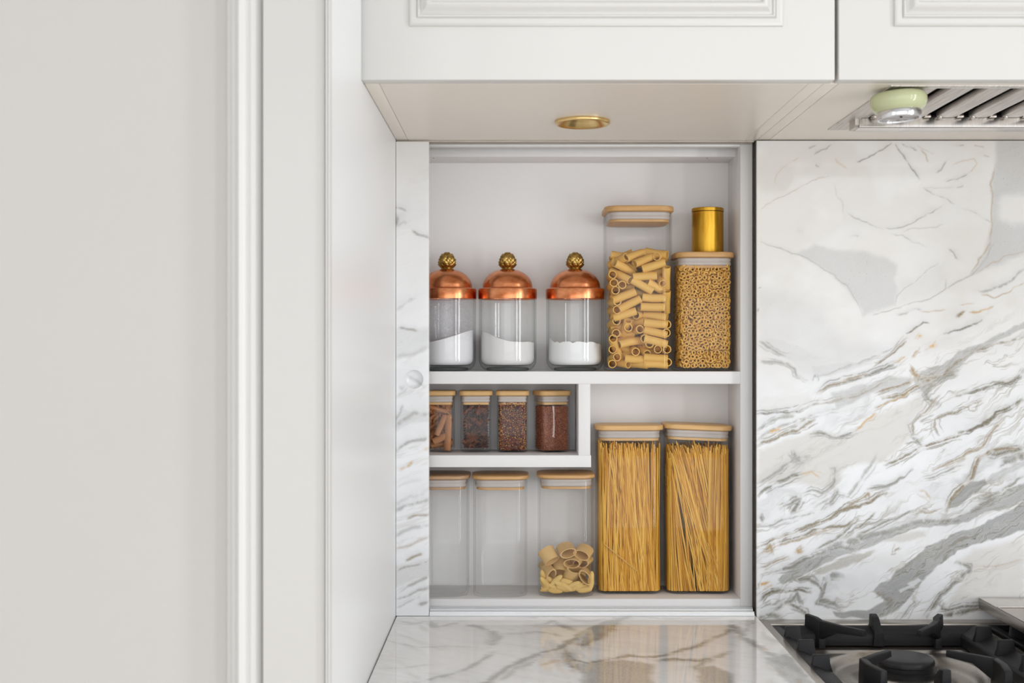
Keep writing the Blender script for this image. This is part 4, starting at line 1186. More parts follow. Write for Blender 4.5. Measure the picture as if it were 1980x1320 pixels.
def copper_jar(label, cx, cy, gmat, group='glass jars with copper lids'):
    z0 = ZS1 + .0002
    j = thing('copper_lidded_jar', label, 'jar', (cx, cy, z0), group)
    R = .0474; zt_ = Z(574, .05)
    mb = MB()
    t = .0026
    prof_ = [(R - .016, z0 + .0002), (R - .010, z0 + .0014), (R - .004, z0 + .006), (R - .0008, z0 + .0125), (R, z0 + .019), (R, zt_), (R - t, zt_), (R - t, z0 + .021), (R - t - .002, z0 + .014), (R - .010, z0 + .009), (R - .022, z0 + .0078)]
    mb.lathe(prof_, cx, cy, 64, False, True)
    build('glass_body', mb, gmat, j, angle=60)
    mb = MB()
    mb.lathe([(R - .017, z0 + .0001), (R - .0135, z0 + .0006), (R - .0125, z0 + .0022), (R - .0125, z0 + .0042), (R - .015, z0 + .0050)], cx, cy, 64, True, True)
    build('thick_base', mb, M['glass_base'], j, angle=60)
    Rl = .0484
    zr0, zr1 = Z(576.5, .043), Z(556, .043)
    zd = Z(520, cy)
    mb = MB()
    pr = [(Rl - .004, zr0 + .002), (Rl - .0004, zr0), (Rl, zr0 + .0004), (Rl, zr1 - .0018), (Rl - .0006, zr1 - .0004), (Rl - .002, zr1 + .0006)]
    Rd = .0412
    pr += [(Rd + .0022, zr1 + .0010), (Rd + .0004, zr1 + .0016), (Rd, zr1 + .0032)]
    hd_ = zd - zr1 - .0032
    for kk in range(1, 15):
        a = kk / 14 * PI / 2 * .93
        pr.append((Rd * math.cos(a) ** .92, zr1 + .0032 + hd_ * math.sin(a) / math.sin(PI / 2 * .93)))
    mb.lathe(pr, cx, cy, 72, False, True)
    lid = build('copper_lid', mb, M['copper'], j, angle=30)
    # cast brass artichoke knob: stem collar and overlapping scales
    mb = MB()
    mb.lathe([(.0112, zd - .0016), (.0108, zd + .0002), (.0085, zd + .0010), (.0085, zd + .0020), (.0095, zd + .0030)], cx, cy, 24, True, True)
    zk0 = zd + .0004; hk = Z(486.5, cy) - zk0
    kn_prof = [(0.0, .60), (.08, .82), (.22, 1.0), (.40, 1.04), (.58, .96), (.74, .78), (.88, .52), (.96, .28), (1.0, .05)]
    mb.lathe([(.0112 * f, zk0 + hk * h * .97) for h, f in kn_prof], cx, cy, 24, True, True)
    def rad(h):
        for (h0, f0), (h1, f1) in zip(kn_prof, kn_prof[1:]):
            if h0 <= h <= h1: return .0112 * (f0 + (f1 - f0) * (h - h0) / (h1 - h0))
        return .0005
    rows = 6
    for rI in range(rows):
        h0 = .02 + rI * .155
        cnt = [8, 9, 9, 8, 6, 4][rI]
        for q in range(cnt):
            a = 2 * PI * (q + .5 * (rI % 2)) / cnt
            pts_ = []
            hw = .55 * 2 * PI / cnt
            for (uh, uw, out_) in ((0, .75, .0002), (.09, 1.0, .0012), (.20, .85, .0022), (.27, .35, .0026)):
                hh = min(h0 + uh, .99)
                for sgn, o2 in ((-1, -.0006), (-.5, .0004), (0, .0014), (.5, .0007), (1, -.0006)):
                    rr = rad(hh) + out_ + o2; aa = a + sgn * hw * uw
                    pts_.append((cx + rr * math.cos(aa), cy + rr * math.sin(aa), zk0 + hk * hh * .97))
            fs = [(r_ * 5 + c_, r_ * 5 + c_ + 1, (r_ + 1) * 5 + c_ + 1, (r_ + 1) * 5 + c_) for r_ in range(3) for c_ in range(4)]
            mb.add(pts_, fs)
    build('artichoke_knob', mb, M['brass_knob'], lid, angle=60, fix=False)
    return j, R - t - .0004, z0 + .0094


yj = .0885
cj = [(X(864.5, yj), 'dusty'), (X(981.5, yj), ''), (X(1113.5, yj) - .0013, '')]
labs = ['copper-lidded glass jar half hidden by the marble door, glass dusted white inside', 'copper-lidded glass jar in the middle, sugar sloping down to the right', 'copper-lidded glass jar next to the rigatoni jar, low level sugar inside']
tops = []
zA = lambda py: Z(py, .045)
def topA(x, y): return zA(651) + (x / .045) * (zA(637) - zA(653)) * .95 + .0006 * math.sin(90 * x + 40 * y) + .002 * (y / .045)
def topB(x, y): return zA(660) + max(0, .004 - x) ** 1.15 * (.0175 / .049 ** 1.15) + .0007 * math.sin(180 * x + 1) * math.sin(140 * y) - .0008 * (x / .045)
def topC(x, y):
    h = zA(661) + .0012 * math.sin(300 * x) * math.cos(150 * y) + .0008 * math.sin(620 * x + 2) 
    if x < -.034: h += (-.034 - x) * .75
    if x > .026: h -= (x - .026) * .32
    return h
for (cx_, kind_), lab, tp_, mt, nm, sl_ in zip(cj, labs, (topA, topB, topC), ('sugar', 'salt', 'sugar'), ('sugar', 'salt', 'sugar'),
        ('fine white sugar banked up on the right side of the half hidden copper-lidded jar', 'greyish white coarse salt sloping down to the right in the middle copper-lidded jar', 'fine white sugar with a ragged level top in the right copper-lidded jar')):
    j, Ri, zi = copper_jar(lab, cx_, yj, M['glass_dusty'] if kind_ else M['glass_jar'])
    heap(nm, sl_, nm, M[mt], cx_, yj, Ri - .0006, zi + .0003, tp_, rc=.010)

# --- rigatoni jar
z1 = ZS1 + .0002
rj = dict(cx=X(1238.2, .037), cy=.087, w=.1072, d=.100)
square_jar('tallest square glass jar on the upper shelf, half full of rigatoni', rj['cx'], rj['cy'], rj['w'], rj['d'], z1, Z(397, .037), lw=.1130, ld=.103, r=.022)


def tube_mesh(name, ro, ri, L_, n, mat, flat=1.0, ridges=0, cut=0.0, bend=0.0, seg=1):
    me = bpy.data.meshes.new(name)
    mb = MB()
    loops = []
    zs = [-L_ / 2 + L_ * k / seg for k in range(seg + 1)]
    def ring(r, z, sgn):
        out = []
        for i in range(n):
            a = 2 * PI * i / n
            rr = r * (1 + (0.035 if (ridges and i % 2 and sgn > 0) else 0))
            x_, y_ = rr * math.cos(a), rr * math.sin(a) * flat
            zz = z + cut * x_ * (1)
            off = bend * ((z / (L_ / 2)) ** 2)
            out.append((x_ + off, y_, zz))
        return out
    for z in zs: loops.append(ring(ro, z, 1))
    for z in reversed(zs): loops.append(ring(ri, z, -1))
    mb.loops(loops, True, wrap=True)
    me.from_pydata(mb.v, [], mb.f)
    bm = bmesh.new(); bm.from_mesh(me); bmesh.ops.recalc_face_normals(bm, faces=bm.faces); bm.to_mesh(me); bm.free()
    me.polygons.foreach_set('use_smooth', [True] * len(me.polygons)); me.set_sharp_from_angle(angle=math.radians(50))
    me.materials.append(mat)
    return me


def put(name, me, M4, label, cat, group, kind=None):
    o = bpy.data.objects.new(name, me)
    o.matrix_world = M4
    COL.objects.link(o)
    tag(o, label, cat, group, kind)
    return o


def aim(center, direction, roll=0.0):
    d = Vector(direction).normalized()
    q = d.to_track_quat('Z', 'Y')
    return Matrix.Translation(Vector(center)) @ q.to_matrix().to_4x4() @ Matrix.Rotation(roll, 4, 'Z')


RIG = [tube_mesh('rigatoni', .0067, .0054, .0385, 18, M['rigatoni'], .97, 1, .05 * s_, .0006 * s_, 2) for s_ in (1, -1, 2)]
long_ = [(110,490,215,440),(225,450,360,400),(410,400,555,430),(290,490,440,430),(350,530,510,480),(150,480,290,550),(125,540,255,610),(280,585,445,575),(465,550,495,640),(543,515,550,665),(275,610,420,690),(385,620,525,700),
 (135,755,300,690),(180,820,330,745),(350,740,515,745),(335,805,505,808),(140,885,300,835),(300,860,400,865),(415,860,575,880),(240,905,212,1030),(250,915,375,920),(385,920,550,935),(360,970,540,1010),(175,1075,330,1045),
 (415,1035,575,1075),(130,1050,195,1190),(225,1185,390,1190),(400,1175,565,1185),(115,1225,235,1245),(390,1237,560,1245),(240,1237,385,1245),(555,690,560,840),(320,1090,385,1150),(480,440,555,450)]
ends_ = [(135,640),(205,655),(152,692),(130,765),(140,830),(130,915),(155,985),(315,975),(370,1025),(135,1040),(420,1090),(475,1115),(545,1125),(290,1120),(556,935),(553,1000),(250,970),(118,1175),(122,1240),(556,1205),(125,580),(130,1110)]
rlab, rgrp = 'golden rigatoni tube lying sideways against the front glass of the tallest jar', 'rigatoni lying sideways at the front of the tallest jar'
rlab2, rgrp2 = 'golden rigatoni tube with its round mouth facing the front glass of the tallest jar', 'rigatoni seen end on in the tallest jar'
rlab3, rgrp3 = 'golden rigatoni tube deeper inside the tallest jar, behind the front ones', 'rigatoni deeper in the tallest jar'
iw, idp = glass_inner(rj['w'], rj['d'])
yf = rj['cy'] - idp / 2
xlo, xhi = rj['cx'] - iw / 2 + .0068, rj['cx'] + iw / 2 - .0068
zlo = z1 + .0045 + .0065
zhi = Z(483, yf)
nr = 0
def clampc(c, h, lo, hi): return min(max(c, lo + h), hi - h) if hi - lo > 2 * h else (lo + hi) / 2
for i, (x0, y0, x1, y1) in enumerate(long_):
    yy = yf + .0072 + (i % 3) * .0012
    a = Vector((X(1150 + x0 * .265, yy), 0, Z(380 + y0 * .265, yy))); b = Vector((X(1150 + x1 * .265, yy), 0, Z(380 + y1 * .265, yy)))
    L_ = (b - a).length
    tilt = 0 if L_ > .036 else math.acos(max(.3, L_ / .038))
    d = (b - a).normalized(); d3 = Vector((d.x * math.cos(tilt), math.sin(tilt) * (1 if i % 2 else -1), d.z * math.cos(tilt)))
    if d3.y < 0: d3 = -d3
    c = (a + b) / 2
    hx = abs(d3.x) * .019; hz = abs(d3.z) * .019
    c.x = clampc(c.x, hx, xlo, xhi); c.z = max(c.z, zlo + hz)
    c.y = yy + abs(d3.y) * .019
    put('rigatoni', RIG[i % 3], aim(c, d3, i), rlab, 'pasta', rgrp); nr += 1
for i, (x0, y0) in enumerate(ends_):
    yy = yf + .003
    c = Vector((X(1150 + x0 * .265, yy), yf + .0215 + .001 * (i % 3), Z(380 + y0 * .265, yy)))
    d3 = Vector((random.uniform(-.22, .22), 1, random.uniform(-.2, .2)))
    c.x = clampc(c.x, abs(d3.x) * .019, xlo, xhi); c.z = max(c.z, zlo + abs(d3.z) * .019)
    put('rigatoni', RIG[i % 3], aim(c, d3, i), rlab2, 'pasta', rgrp2); nr += 1
# deeper layers
for layer in (1, 2, 3, 4):
    yy = yf + .012 + layer * .0155
    zz = zlo
    row = 0
    while zz < zhi - (.006 if layer < 3 else .010):
        for cxk in (-.027, .012 if row % 2 else .027):
            an = random.uniform(-.5, .5)
            d3 = Vector((math.cos(an), random.uniform(-.12, .12), math.sin(an) * .8))
            c = Vector((clampc(rj['cx'] + cxk + random.uniform(-.006, .006), abs(d3.normalized().x) * .019, xlo, xhi), yy, max(zz, zlo + abs(d3.normalized().z) * .019)))
            put('rigatoni', RIG[row % 3], aim(c, d3, row), rlab3, 'pasta', rgrp3); nr += 1
        zz += .0125; row += 1

# --- anelli jar
aj = dict(cx=X(1365.2, .041), cy=.0885, w=.0932, d=.093)
za_top = Z(486.5, .042)
square_jar('square glass jar packed with tiny pasta rings, on the upper shelf at the right', aj['cx'], aj['cy'], aj['w'], aj['d'], z1, za_top, lw=.0965, ld=.096, r=.020)


def ring_local(ro=.0043, rt=.00120, n=12, m=5):
    vs, fs = [], []
    for i in range(n):
        a = 2 * PI * i / n
        for k in range(m):
            b = 2 * PI * k / m
            r = ro - rt + rt * math.cos(b)
            vs.append(Vector((r * math.cos(a), r * math.sin(a), 1.5 * rt * math.sin(b))))
    for i in range(n):
        for k in range(m):
            fs.append((i * m + k, ((i + 1) % n) * m + k, ((i + 1) % n) * m + (k + 1) % m, i * m + (k + 1) % m))
    return vs, fs


rv, rf = ring_local()
ANE = bpy.data.meshes.new('pasta_ring'); ANE.from_pydata([tuple(v) for v in rv], [], rf)
ANE.polygons.foreach_set('use_smooth', [True] * len(ANE.polygons)); ANE.materials.append(M['anelli'])
aiw, aid = glass_inner(aj['w'], aj['d'])
ayf = aj['cy'] - aid / 2
alo, ahi = aj['cx'] - aiw / 2 + .0046, aj['cx'] + aiw / 2 - .0046
azl, azh = z1 + .0045 + .0044, Z(511, ayf)
pts_front = []
nx, nz = 13, int((azh - azl) / .0069)
for r_ in range(nz + 1):
    for c_ in range(nx):
        x = alo + (ahi - alo) * (c_ + (.5 if r_ % 2 else 0)) / (nx - .5) + random.uniform(-.0014, .0014)
        z = azl + (azh - azl) * r_ / nz + random.uniform(-.0012, .0012)
        if r_ == nz and random.random() < .35: z -= .003
        dx_ = abs(x - aj['cx']) / (aiw / 2)
        y = ayf + .0045 + (max(0, dx_ - .72) / .28) ** 2 * .010 + random.uniform(0, .0012)
        pts_front.append((min(max(x, alo), ahi), y, max(z, azl)))
random.shuffle(pts_front)
def ring_rot(front=True):
    if front and random.random() < .5: return Euler((PI / 2 + random.uniform(-.45, .45), random.uniform(-.5, .5), random.uniform(-.6, .6))).to_matrix().to_4x4()
    return Euler((random.uniform(0, PI), random.uniform(0, PI), random.uniform(0, PI))).to_matrix().to_4x4()
def keepa(p):
    a, b = keep_in(p[0], p[1], aj['cx'], aj['cy'], aj['w'] - .0046, aj['d'] - .0046, .0178, .0043)
    return (a, b, max(p[2], azl))
pts_front = [keepa(p) for p in pts_front]
for p in pts_front[:300]:
    put('pasta_ring', ANE, Matrix.Translation(p) @ ring_rot(), 'tiny pasta ring in the fully packed square jar', 'pasta', 'pasta rings in the square jar')
mb = MB()
rest = list(pts_front[300:])
nfr = len(rest)
for layer in range(1, 4):
    for k in range(360):
        rest.append((random.uniform(alo, ahi), ayf + .0060 + layer * .0050 + random.uniform(-.0015, .0015), random.uniform(azl, azh)))
for k in range(500):   # sides and top of the fill
    sd_ = random.choice((alo, ahi))
    rest.append((sd_ + random.uniform(-.001, .001), random.uniform(ayf + .02, ayf + aid - .024), random.uniform(azl, azh)))
for k in range(260):
    rest.append((random.uniform(alo, ahi), random.uniform(ayf + .015, ayf + aid - .012), azh + random.uniform(-.003, .001)))
for ip, p in enumerate(rest):
    p = keepa(p)
    T = Matrix.Translation(p) @ ring_rot(ip < nfr)
    mb.add([T @ v for v in rv], rf)
o = build('pasta_ring_fill', mb, M['anelli'], None, smooth=True, fix=False, angle=180)
tag(o, 'mass of tiny pasta rings behind the front layer in the fully packed square jar', 'pasta', kind='stuff')
# --- brass canister
bc = thing('brass_canister', 'small cylindrical brass canister standing on the lid of the pasta ring jar', 'canister', (X(1368.3, .088), .088, za_top))
bcx, bcy, br = X(1368.3, .088), .088, .0264
zt2 = Z(399.5, .066)
mb = MB(); mb.lathe([(.001, za_top + .0003), (br - .002, za_top + .0003), (br - .0008, za_top + .0012), (br - .0006, za_top + .002), (br - .0006, zt2 - .0072), (br - .0016, zt2 - .0066)], bcx, bcy, 64, True, True)
build('body', mb, M['brass_can'], bc, angle=40)
mb = MB(); mb.lathe([(br - .001, zt2 - .0065), (br, zt2 - .0062), (br, zt2 - .0012), (br - .001, zt2 - .0003), (br - .004, zt2), (.001, zt2)], bcx, bcy, 64, True, True)
build('lid', mb, M['brass_can'], bc, angle=40)

# --- spice jars
zq = ZQ1 + .0002
ysj = .0785 + .0255
spx = [(847.5, 0.0, 'small square jar of cinnamon sticks, cut off by the marble door', .051), (919.5, 0.02, 'small square jar of dark star anise beside the cinnamon', .051),
       (991, -0.01, 'small square jar of red and yellow chilli flakes', .051), (1067.5, 0.32, 'small square jar of reddish brown grains, turned slightly', .0505)]
sj = []
for px_, rt_, lab, w_ in spx:
    cx_ = X(px_, .08)
    square_jar(lab, cx_, ysj, w_, w_, zq, Z(755.5, .079), lw=w_ + .0045, ld=w_ + .0045, r=.0085, wood='bamboo_pale', lid_t=.0082, rot=rt_, bt=.0018)
    sj.append((cx_, rt_, w_))
IW = .051 - .0030
yfs = ysj - IW / 2
zs0, zs1 = zq + .0026, Z(779, .08)
# cinnamon sticks
def quill(name, r, L_, mat, n=14, turns=1.35):
    mb = MB()
    lo = []
    for z in (-L_ / 2, -L_ / 6, L_ / 6, L_ / 2):
        ring_ = []
        for side in (0, 1):
            rng_ = range(n + 1) if side == 0 else range(n, -1, -1)
            for i in rng_:
                a = 2 * PI * turns * i / n
                rr = r * (1 - .42 * i / n) - side * .0007
                ring_.append((rr * math.cos(a) * 1.05, rr * math.sin(a) * .85, z + .0003 * math.sin(5 * i)))
        lo.append(ring_)
    mb.loops(lo, True, True, True)
    me = bpy.data.meshes.new(name)
    me.from_pydata(mb.v, [], mb.f)
    me.polygons.foreach_set('use_smooth', [True] * len(me.polygons)); me.set_sharp_from_angle(angle=math.radians(60))
    me.materials.append(mat)
    return me
QL = quill('cinnamon_stick', .0052, .036, M['cinnamon']); QS = quill('cinnamon_stick', .0058, .026, M['cinnamon'])
QW = quill('cinnamon_stick', .0070, .058, M['cinnamon'], turns=1.1)
cx0 = sj[0][0]
slist = [(QW, 870, 845, 88), (QL, 853, 822, 66), (QS, 838, 822, 10), (QL, 843, 790, -18), (QS, 869, 783, 75), (QL, 845, 862, -28), (QS, 852, 848, 25), (QL, 842, 800, 40), (QS, 866, 800, -55), (QL, 858, 868, 8), (QS, 836, 842, 60), (QL, 838, 778, 4)]
for i, (me_, px_, py_, an) in enumerate(slist):
    layer = .0068 if i in (0, 1, 6) else .0068 + .009 * (1 + i % 3)
    yy = yfs + layer
    hl = {QL: .018, QS: .013, QW: .029}[me_]; rr_ = .0070
    a = math.radians(an); d3 = Vector((math.cos(a), .05, math.sin(a)))
    c = Vector((clampc(X(px_, yy), abs(d3.x) * hl + rr_ * abs(d3.z), cx0 - IW / 2, cx0 + IW / 2), yy, clampc(Z(py_, yy), abs(d3.z) * hl + rr_ * abs(d3.x), zs0, zs1 + .004)))
    put('cinnamon_stick', me_, aim(c, d3, i * 1.3), ['wide upright cinnamon stick at the right front of the spice jar', 'slanting cinnamon stick in the middle of the spice jar'][i] if i < 2 else 'curled cinnamon stick among others in the small spice jar', 'cinnamon', None if i < 2 else 'cinnamon sticks in the spice jar')
mb = MB()
for k in range(260):
    c = Vector((cx0 + random.uniform(-.5, .5) * (IW - .008), random.uniform(yfs + .018, yfs + IW - .006), random.uniform(zs0 + .004, zs1)))
    d = Vector((random.gauss(0, 1), random.gauss(0, 1), random.gauss(0, 1))).normalized()
    c.x, c.y = keep_in(c.x, c.y, cx0, ysj, .0482, .0482, .006, .0078); c.z = max(c.z, zs0 + .006)
    mb.tube(c - d * .0055, c + d * .0055, .0022, 5)
o = build('cinnamon_chips', mb, M['cinnamon'], None, fix=False, angle=50); tag(o, 'broken cinnamon bark filling the back of the cinnamon jar', 'cinnamon', kind='stuff')

# star anise
def star_mesh(R_=.012, pods=8, seed=0):
    rnd = random.Random(seed)
    mb = MB()
    for p in range(pods):
        a = 2 * PI * p / pods + rnd.uniform(-.12, .12)
        Rr = R_ * rnd.uniform(.82, 1.08)
        d = Vector((math.cos(a), math.sin(a), 0)); s = Vector((-d.y, d.x, 0)); u = Vector((0, 0, 1))
        lo = []
        for t_, w_, h_ in ((.08, .0008, .0010), (.3, .0017, .0020), (.55, .0023, .0026), (.78, .0015, .0020), (1.0, .0003, .0010)):
            c = d * Rr * t_ + u * (.0012 * t_ * t_)
            lo.append([tuple(c - s * w_ - u * 0), tuple(c - u * h_), tuple(c + s * w_), tuple(c + s * w_ * .45 + u * h_ * .6), tuple(c - u * .0002), tuple(c - s * w_ * .45 + u * h_ * .6)])
        mb.loops(lo, True, True, True)
    me = bpy.data.meshes.new('star_anise')
    me.from_pydata(mb.v, [], mb.f)
    me.polygons.foreach_set('use_smooth', [True] * len(me.polygons)); me.set_sharp_from_angle(angle=math.radians(40))
    me.materials.append(M['anise'])
    return me
STARS = [star_mesh(.0115, 8, 1), star_mesh(.0105, 7, 2), star_mesh(.0118, 8, 3)]
cx1 = sj[1][0]
flist = [(912, 845, 0, 0), (925, 793, .3, .2), (900, 792, 1.2, .3), (935, 812, .9, -.7), (905, 818, .8, .9), (930, 835, 1.1, .4), (898, 860, .9, .2), (935, 862, .3, .9), (915, 868, 1.3, .1), (915, 780, 1.2, .7), (942, 790, .5, 1.1), (897, 835, .4, 1.2), (920, 815, .9, .2), (940, 845, 1.0, .9)]
for i, (px_, py_, ax_, ay_) in enumerate(flist):
    deep = .0035 if i < 2 else .0065 + .006 * (i % 2)
    yy = yfs + deep + (abs(math.sin(ax_)) + abs(math.sin(ay_))) * .002
    c = (clampc(X(px_, yy), .0110, cx1 - IW / 2, cx1 + IW / 2), yy, clampc(Z(py_, yy), .0110, zs0, zs1 + .002))
    Mx = Matrix.Translation(c) @ Euler((PI / 2 + ax_ * .8, ay_ * .8, i)).to_matrix().to_4x4()
    put('star_anise', STARS[i % 3], Mx, ['whole star anise lying flat against the glass low in the jar', 'star anise near the top of the jar under the lid'][i] if i < 2 else 'dark star anise pod cluster inside the spice jar', 'spice', None if i < 2 else 'star anise in the spice jar')


def fill_box(name, mat, cx, cy, rot, w, z0, z1, count, maker, label, cat, seedv=0, core=None, top=None):
    rnd = random.Random(seedv)
    c_, s_ = math.cos(rot), math.sin(rot)
    mb = MB(); vals = []
    h = w / 2 - .0012
    rc = .0075
    if core:
        hh = h - .0018
        spec = [(2 * hh - .004, 2 * hh - .004, rc - .002, z0 + .0006), (2 * hh, 2 * hh, rc - .001, z0 + .003), (2 * hh, 2 * hh, rc - .001, z1 - .0018), (2 * hh - .003, 2 * hh - .003, rc - .002, z1 - .0006)]
        n0 = len(mb.v)
        mb.loops(rr_loops(spec, cx, cy, rot), True, True, True)
        vals += [core] * (len(mb.v) - n0)
    for k in range(count):
        u = rnd.random()
        if u < .80:   # shell of the fill against the glass
            x = rnd.uniform(-h, h); y = -h + rnd.uniform(0, .0016)
            if rnd.random() < .35:
                y = rnd.uniform(-h, h); x = (h - rnd.uniform(0, .0016)) * rnd.choice((-1, 1))
            # follow the rounded corners
            ax_, ay_ = abs(x), abs(y)
            if ax_ > h - rc and ay_ > h - rc:
                vx, vy = ax_ - (h - rc), ay_ - (h - rc); l = math.hypot(vx, vy) + 1e-9
                q = (rc - rnd.uniform(0, .0012)) / l
                ax_, ay_ = h - rc + vx * q, h - rc + vy * q
                x = math.copysign(ax_, x); y = math.copysign(ay_, y)
            z = rnd.uniform(z0 + .001, z1 - .0005)
        else:
            x = rnd.uniform(-h + .002, h - .002); y = rnd.uniform(-h + .002, h - .002); z = z1 - rnd.uniform(0, .0012)
        if top: z += top(x, y) if z > z1 - .002 else 0
        p = Vector((cx + x * c_ - y * s_, cy + x * s_ + y * c_, z))
        vs, fs = maker(rnd, p)
        mb.add(vs, fs); vals += [rnd.random()] * len(vs)
    o = build(name, mb, mat, None, fix=False, smooth=False)
    at = o.data.attributes.new('piece', 'FLOAT', 'POINT'); at.data.foreach_set('value', vals)
    tag(o, label, cat, kind='stuff')
    return o


def flake(rnd, p):
    a = Vector((rnd.gauss(0, 1), rnd.gauss(0, 1), rnd.gauss(0, 1))).normalized(); b = a.orthogonal().normalized(); n = a.cross(b)
    s = rnd.uniform(.0007, .0017)
    vs = [p + a * s, p + b * s * .7, p - a * s * .8, p - b * s * .6, p + n * s * .35, p - n * s * .35]
    return vs, [(0, 1, 4), (1, 2, 4), (2, 3, 4), (3, 0, 4), (1, 0, 5), (2, 1, 5), (3, 2, 5), (0, 3, 5)]


def granule(rnd, p):
    s = rnd.uniform(.0007, .0010)
    R3 = Euler((rnd.uniform(0, 3), rnd.uniform(0, 3), 0)).to_matrix()
    vs = [p + R3 @ Vector(v) * s for v in ((1, 0, 0), (-1, 0, 0), (0, 1, 0), (0, -1, 0), (0, 0, 1), (0, 0, -1))]
    return vs, [(0, 2, 4), (2, 1, 4), (1, 3, 4), (3, 0, 4), (2, 0, 5), (1, 2, 5), (3, 1, 5), (0, 3, 5)]


def shard(rnd, p):
    a = Vector((rnd.gauss(0, 1), rnd.gauss(0, 1), rnd.gauss(0, 1))).normalized(); b = a.orthogonal().normalized(); n = a.cross(b)
    l, w_ = rnd.uniform(.002, .0056), rnd.uniform(.0006, .0016)
    vs = [p + a * l, p + b * w_, p - a * l, p - b * w_, p + n * w_, p - n * w_ * .4]
    return vs, [(0, 1, 4), (1, 2, 4), (2, 3, 4), (3, 0, 4), (1, 0, 5), (2, 1, 5), (3, 2, 5), (0, 3, 5)]


mb = MB(); rnd = random.Random(4); vals = []
for k in range(2600):
    p = Vector((cx1 + rnd.uniform(-.5, .5) * (IW - .008), rnd.uniform(yfs + .006, yfs + IW - .006), rnd.uniform(zs0 + .004, zs1 + .002)))
    p.x, p.y = keep_in(p.x, p.y, cx1, ysj, .0482, .0482, .006, .0060)
    vs, fs = shard(rnd, p); mb.add(vs, fs); vals += [rnd.random() ** 1.5] * len(vs)
o = build('spice_fragments', mb, M['spicebits'], None, fix=False, smooth=False)
at = o.data.attributes.new('piece', 'FLOAT', 'POINT'); at.data.foreach_set('value', vals)
tag(o, 'dark broken seed pods between the star anise in the jar', 'spice', kind='stuff')
fill_box('chilli_flakes', M['chilli'], sj[2][0], ysj, sj[2][1], IW, zs0, Z(777, .08), 5200, flake, 'dark red chilli flakes with yellow seeds filling a small square jar', 'spice', 3, core=0.05)
fill_box('brown_grains', M['grains'], sj[3][0], ysj, sj[3][1], IW - .0005, zs0, Z(786, .08), 11000, granule, 'fine reddish brown grains filling the small turned jar', 'grain', 5, core=0.35)

# --- lower row
zb = ZB1 + .0002
square_jar('empty tall square jar behind the marble door edge, leftmost on the bottom shelf', X(851.5, .035), .084, .0875, .088, zb, Z(921, .033), lw=.0930, ld=.093, r=.022, wood='bamboo_brown', lid_t=.0062)
square_jar('empty tall square jar with golden bamboo lid, second on the bottom shelf', X(967, .035), .0815, .0875, .088, zb, Z(921, .033), lw=.0930, ld=.093, r=.022, lid_t=.0062)
square_jar('tall square jar with a low mix of pasta at its bottom', X(1095.6, .035), .0815, .0893, .088, zb, Z(919, .033), lw=.0940, ld=.093, r=.022, lid_t=.0062)

# spaghetti jars
ysp = .061
sp = [(X(1219, ysp), .1070, 'tall square jar full of spaghetti, left of the two', Z(822.5, ysp)), (X(1352.6, ysp), .1075, 'tall square jar full of slanting spaghetti with a crooked lid, right of the two', Z(826, ysp))]
for i, (cx_, w_, lab, zt_) in enumerate(sp):
    square_jar(lab, cx_, ysp + .0395, w_, .077, zb, zt_, lw=.1125 if i == 0 else .1118, ld=.0795, r=.021, wood='bamboo_pale', lid_t=.0085,
               lid_tilt=None if i == 0 else (math.radians(2.2), .0035, .0008))


def spaghetti(name, label, cx, w, d, cy, mode, z0, zt_, count, seedv):
    rnd = random.Random(seedv)
    mb = MB(); vals = []
    h, hd2 = w / 2 - .0033, d / 2 - .0040
    for k in range(count):
        lay = rnd.random() ** 1.6 if k > 90 else 0.02 * rnd.random()
        y = cy - hd2 + .0012 + lay * (2 * hd2 - .003)
        Lh = rnd.uniform(.925, 1.0) ** 1.0 + (.04 * rnd.random() if rnd.random() < .1 else 0)
        if mode == 0:
            xb = rnd.uniform(-1, 1); xt = xb * .9 + rnd.gauss(-.06, .16)
            if rnd.random() < .38: xt = xb - rnd.uniform(.35, 1.0)
        else:
            xt = rnd.uniform(-1, 1)
            if xt < .3:
                xb = min(1, xt + rnd.uniform(.85, 1.35) * (1 if xt > -.5 else 1.12))
                if rnd.random() < .22: xb = xt + rnd.uniform(.1, .8)
            else: xb = xt * rnd.uniform(.75, 1.0) + .1 * rnd.random()
            if rnd.random() < .22: xt = -1 + .12 * rnd.random(); xb = rnd.uniform(-.98, -.1); Lh = rnd.uniform(.6, .95)
        xt = max(-1, min(1, xt)); xb = max(-1, min(1, xb))
        zt1 = z0 + (zt_ - z0) * Lh
        def yy(xn, y0):
            e = max(0, abs(xn) - .80) / .20
            return max(y0, cy - hd2 + .0012 + .013 * e * e)
        a = Vector((cx + xb * h, yy(xb, y), z0)); b = Vector((cx + xt * h, yy(xt, y + rnd.uniform(0, .003)), zt1))
        mid = (a + b) / 2 + Vector((rnd.gauss(0, .0012), 0, 0))
        r_ = .00098
        n0 = len(mb.v)
        lo = []
        for c in (a, mid, b):
            c.x, c.y = keep_in(c.x, c.y, cx, cy, w - .0046, d - .0046, .0188, .0012)
            lo.append([(c.x + r_ * math.cos(2 * PI * q / 6), c.y + r_ * math.sin(2 * PI * q / 6), c.z) for q in range(6)])
        mb.loops(lo, True, False, True)
        vals += [rnd.random()] * (len(mb.v) - n0)
    o = build(name, mb, M['spaghetti'], None, fix=False, angle=70)
    at = o.data.attributes.new('piece', 'FLOAT', 'POINT'); at.data.foreach_set('value', vals)
    tag(o, label, 'pasta', kind='stuff')


spaghetti('spaghetti', 'upright dry spaghetti filling the left tall jar', sp[0][0], sp[0][1], .077, ysp + .0395, 0, zb + .0048, Z(857, ysp), 760, 3)
spaghetti('spaghetti', 'slanting dry spaghetti filling the right tall jar', sp[1][0], sp[1][1], .077, ysp + .0395, 1, zb + .0048, Z(860, ysp), 760, 8)
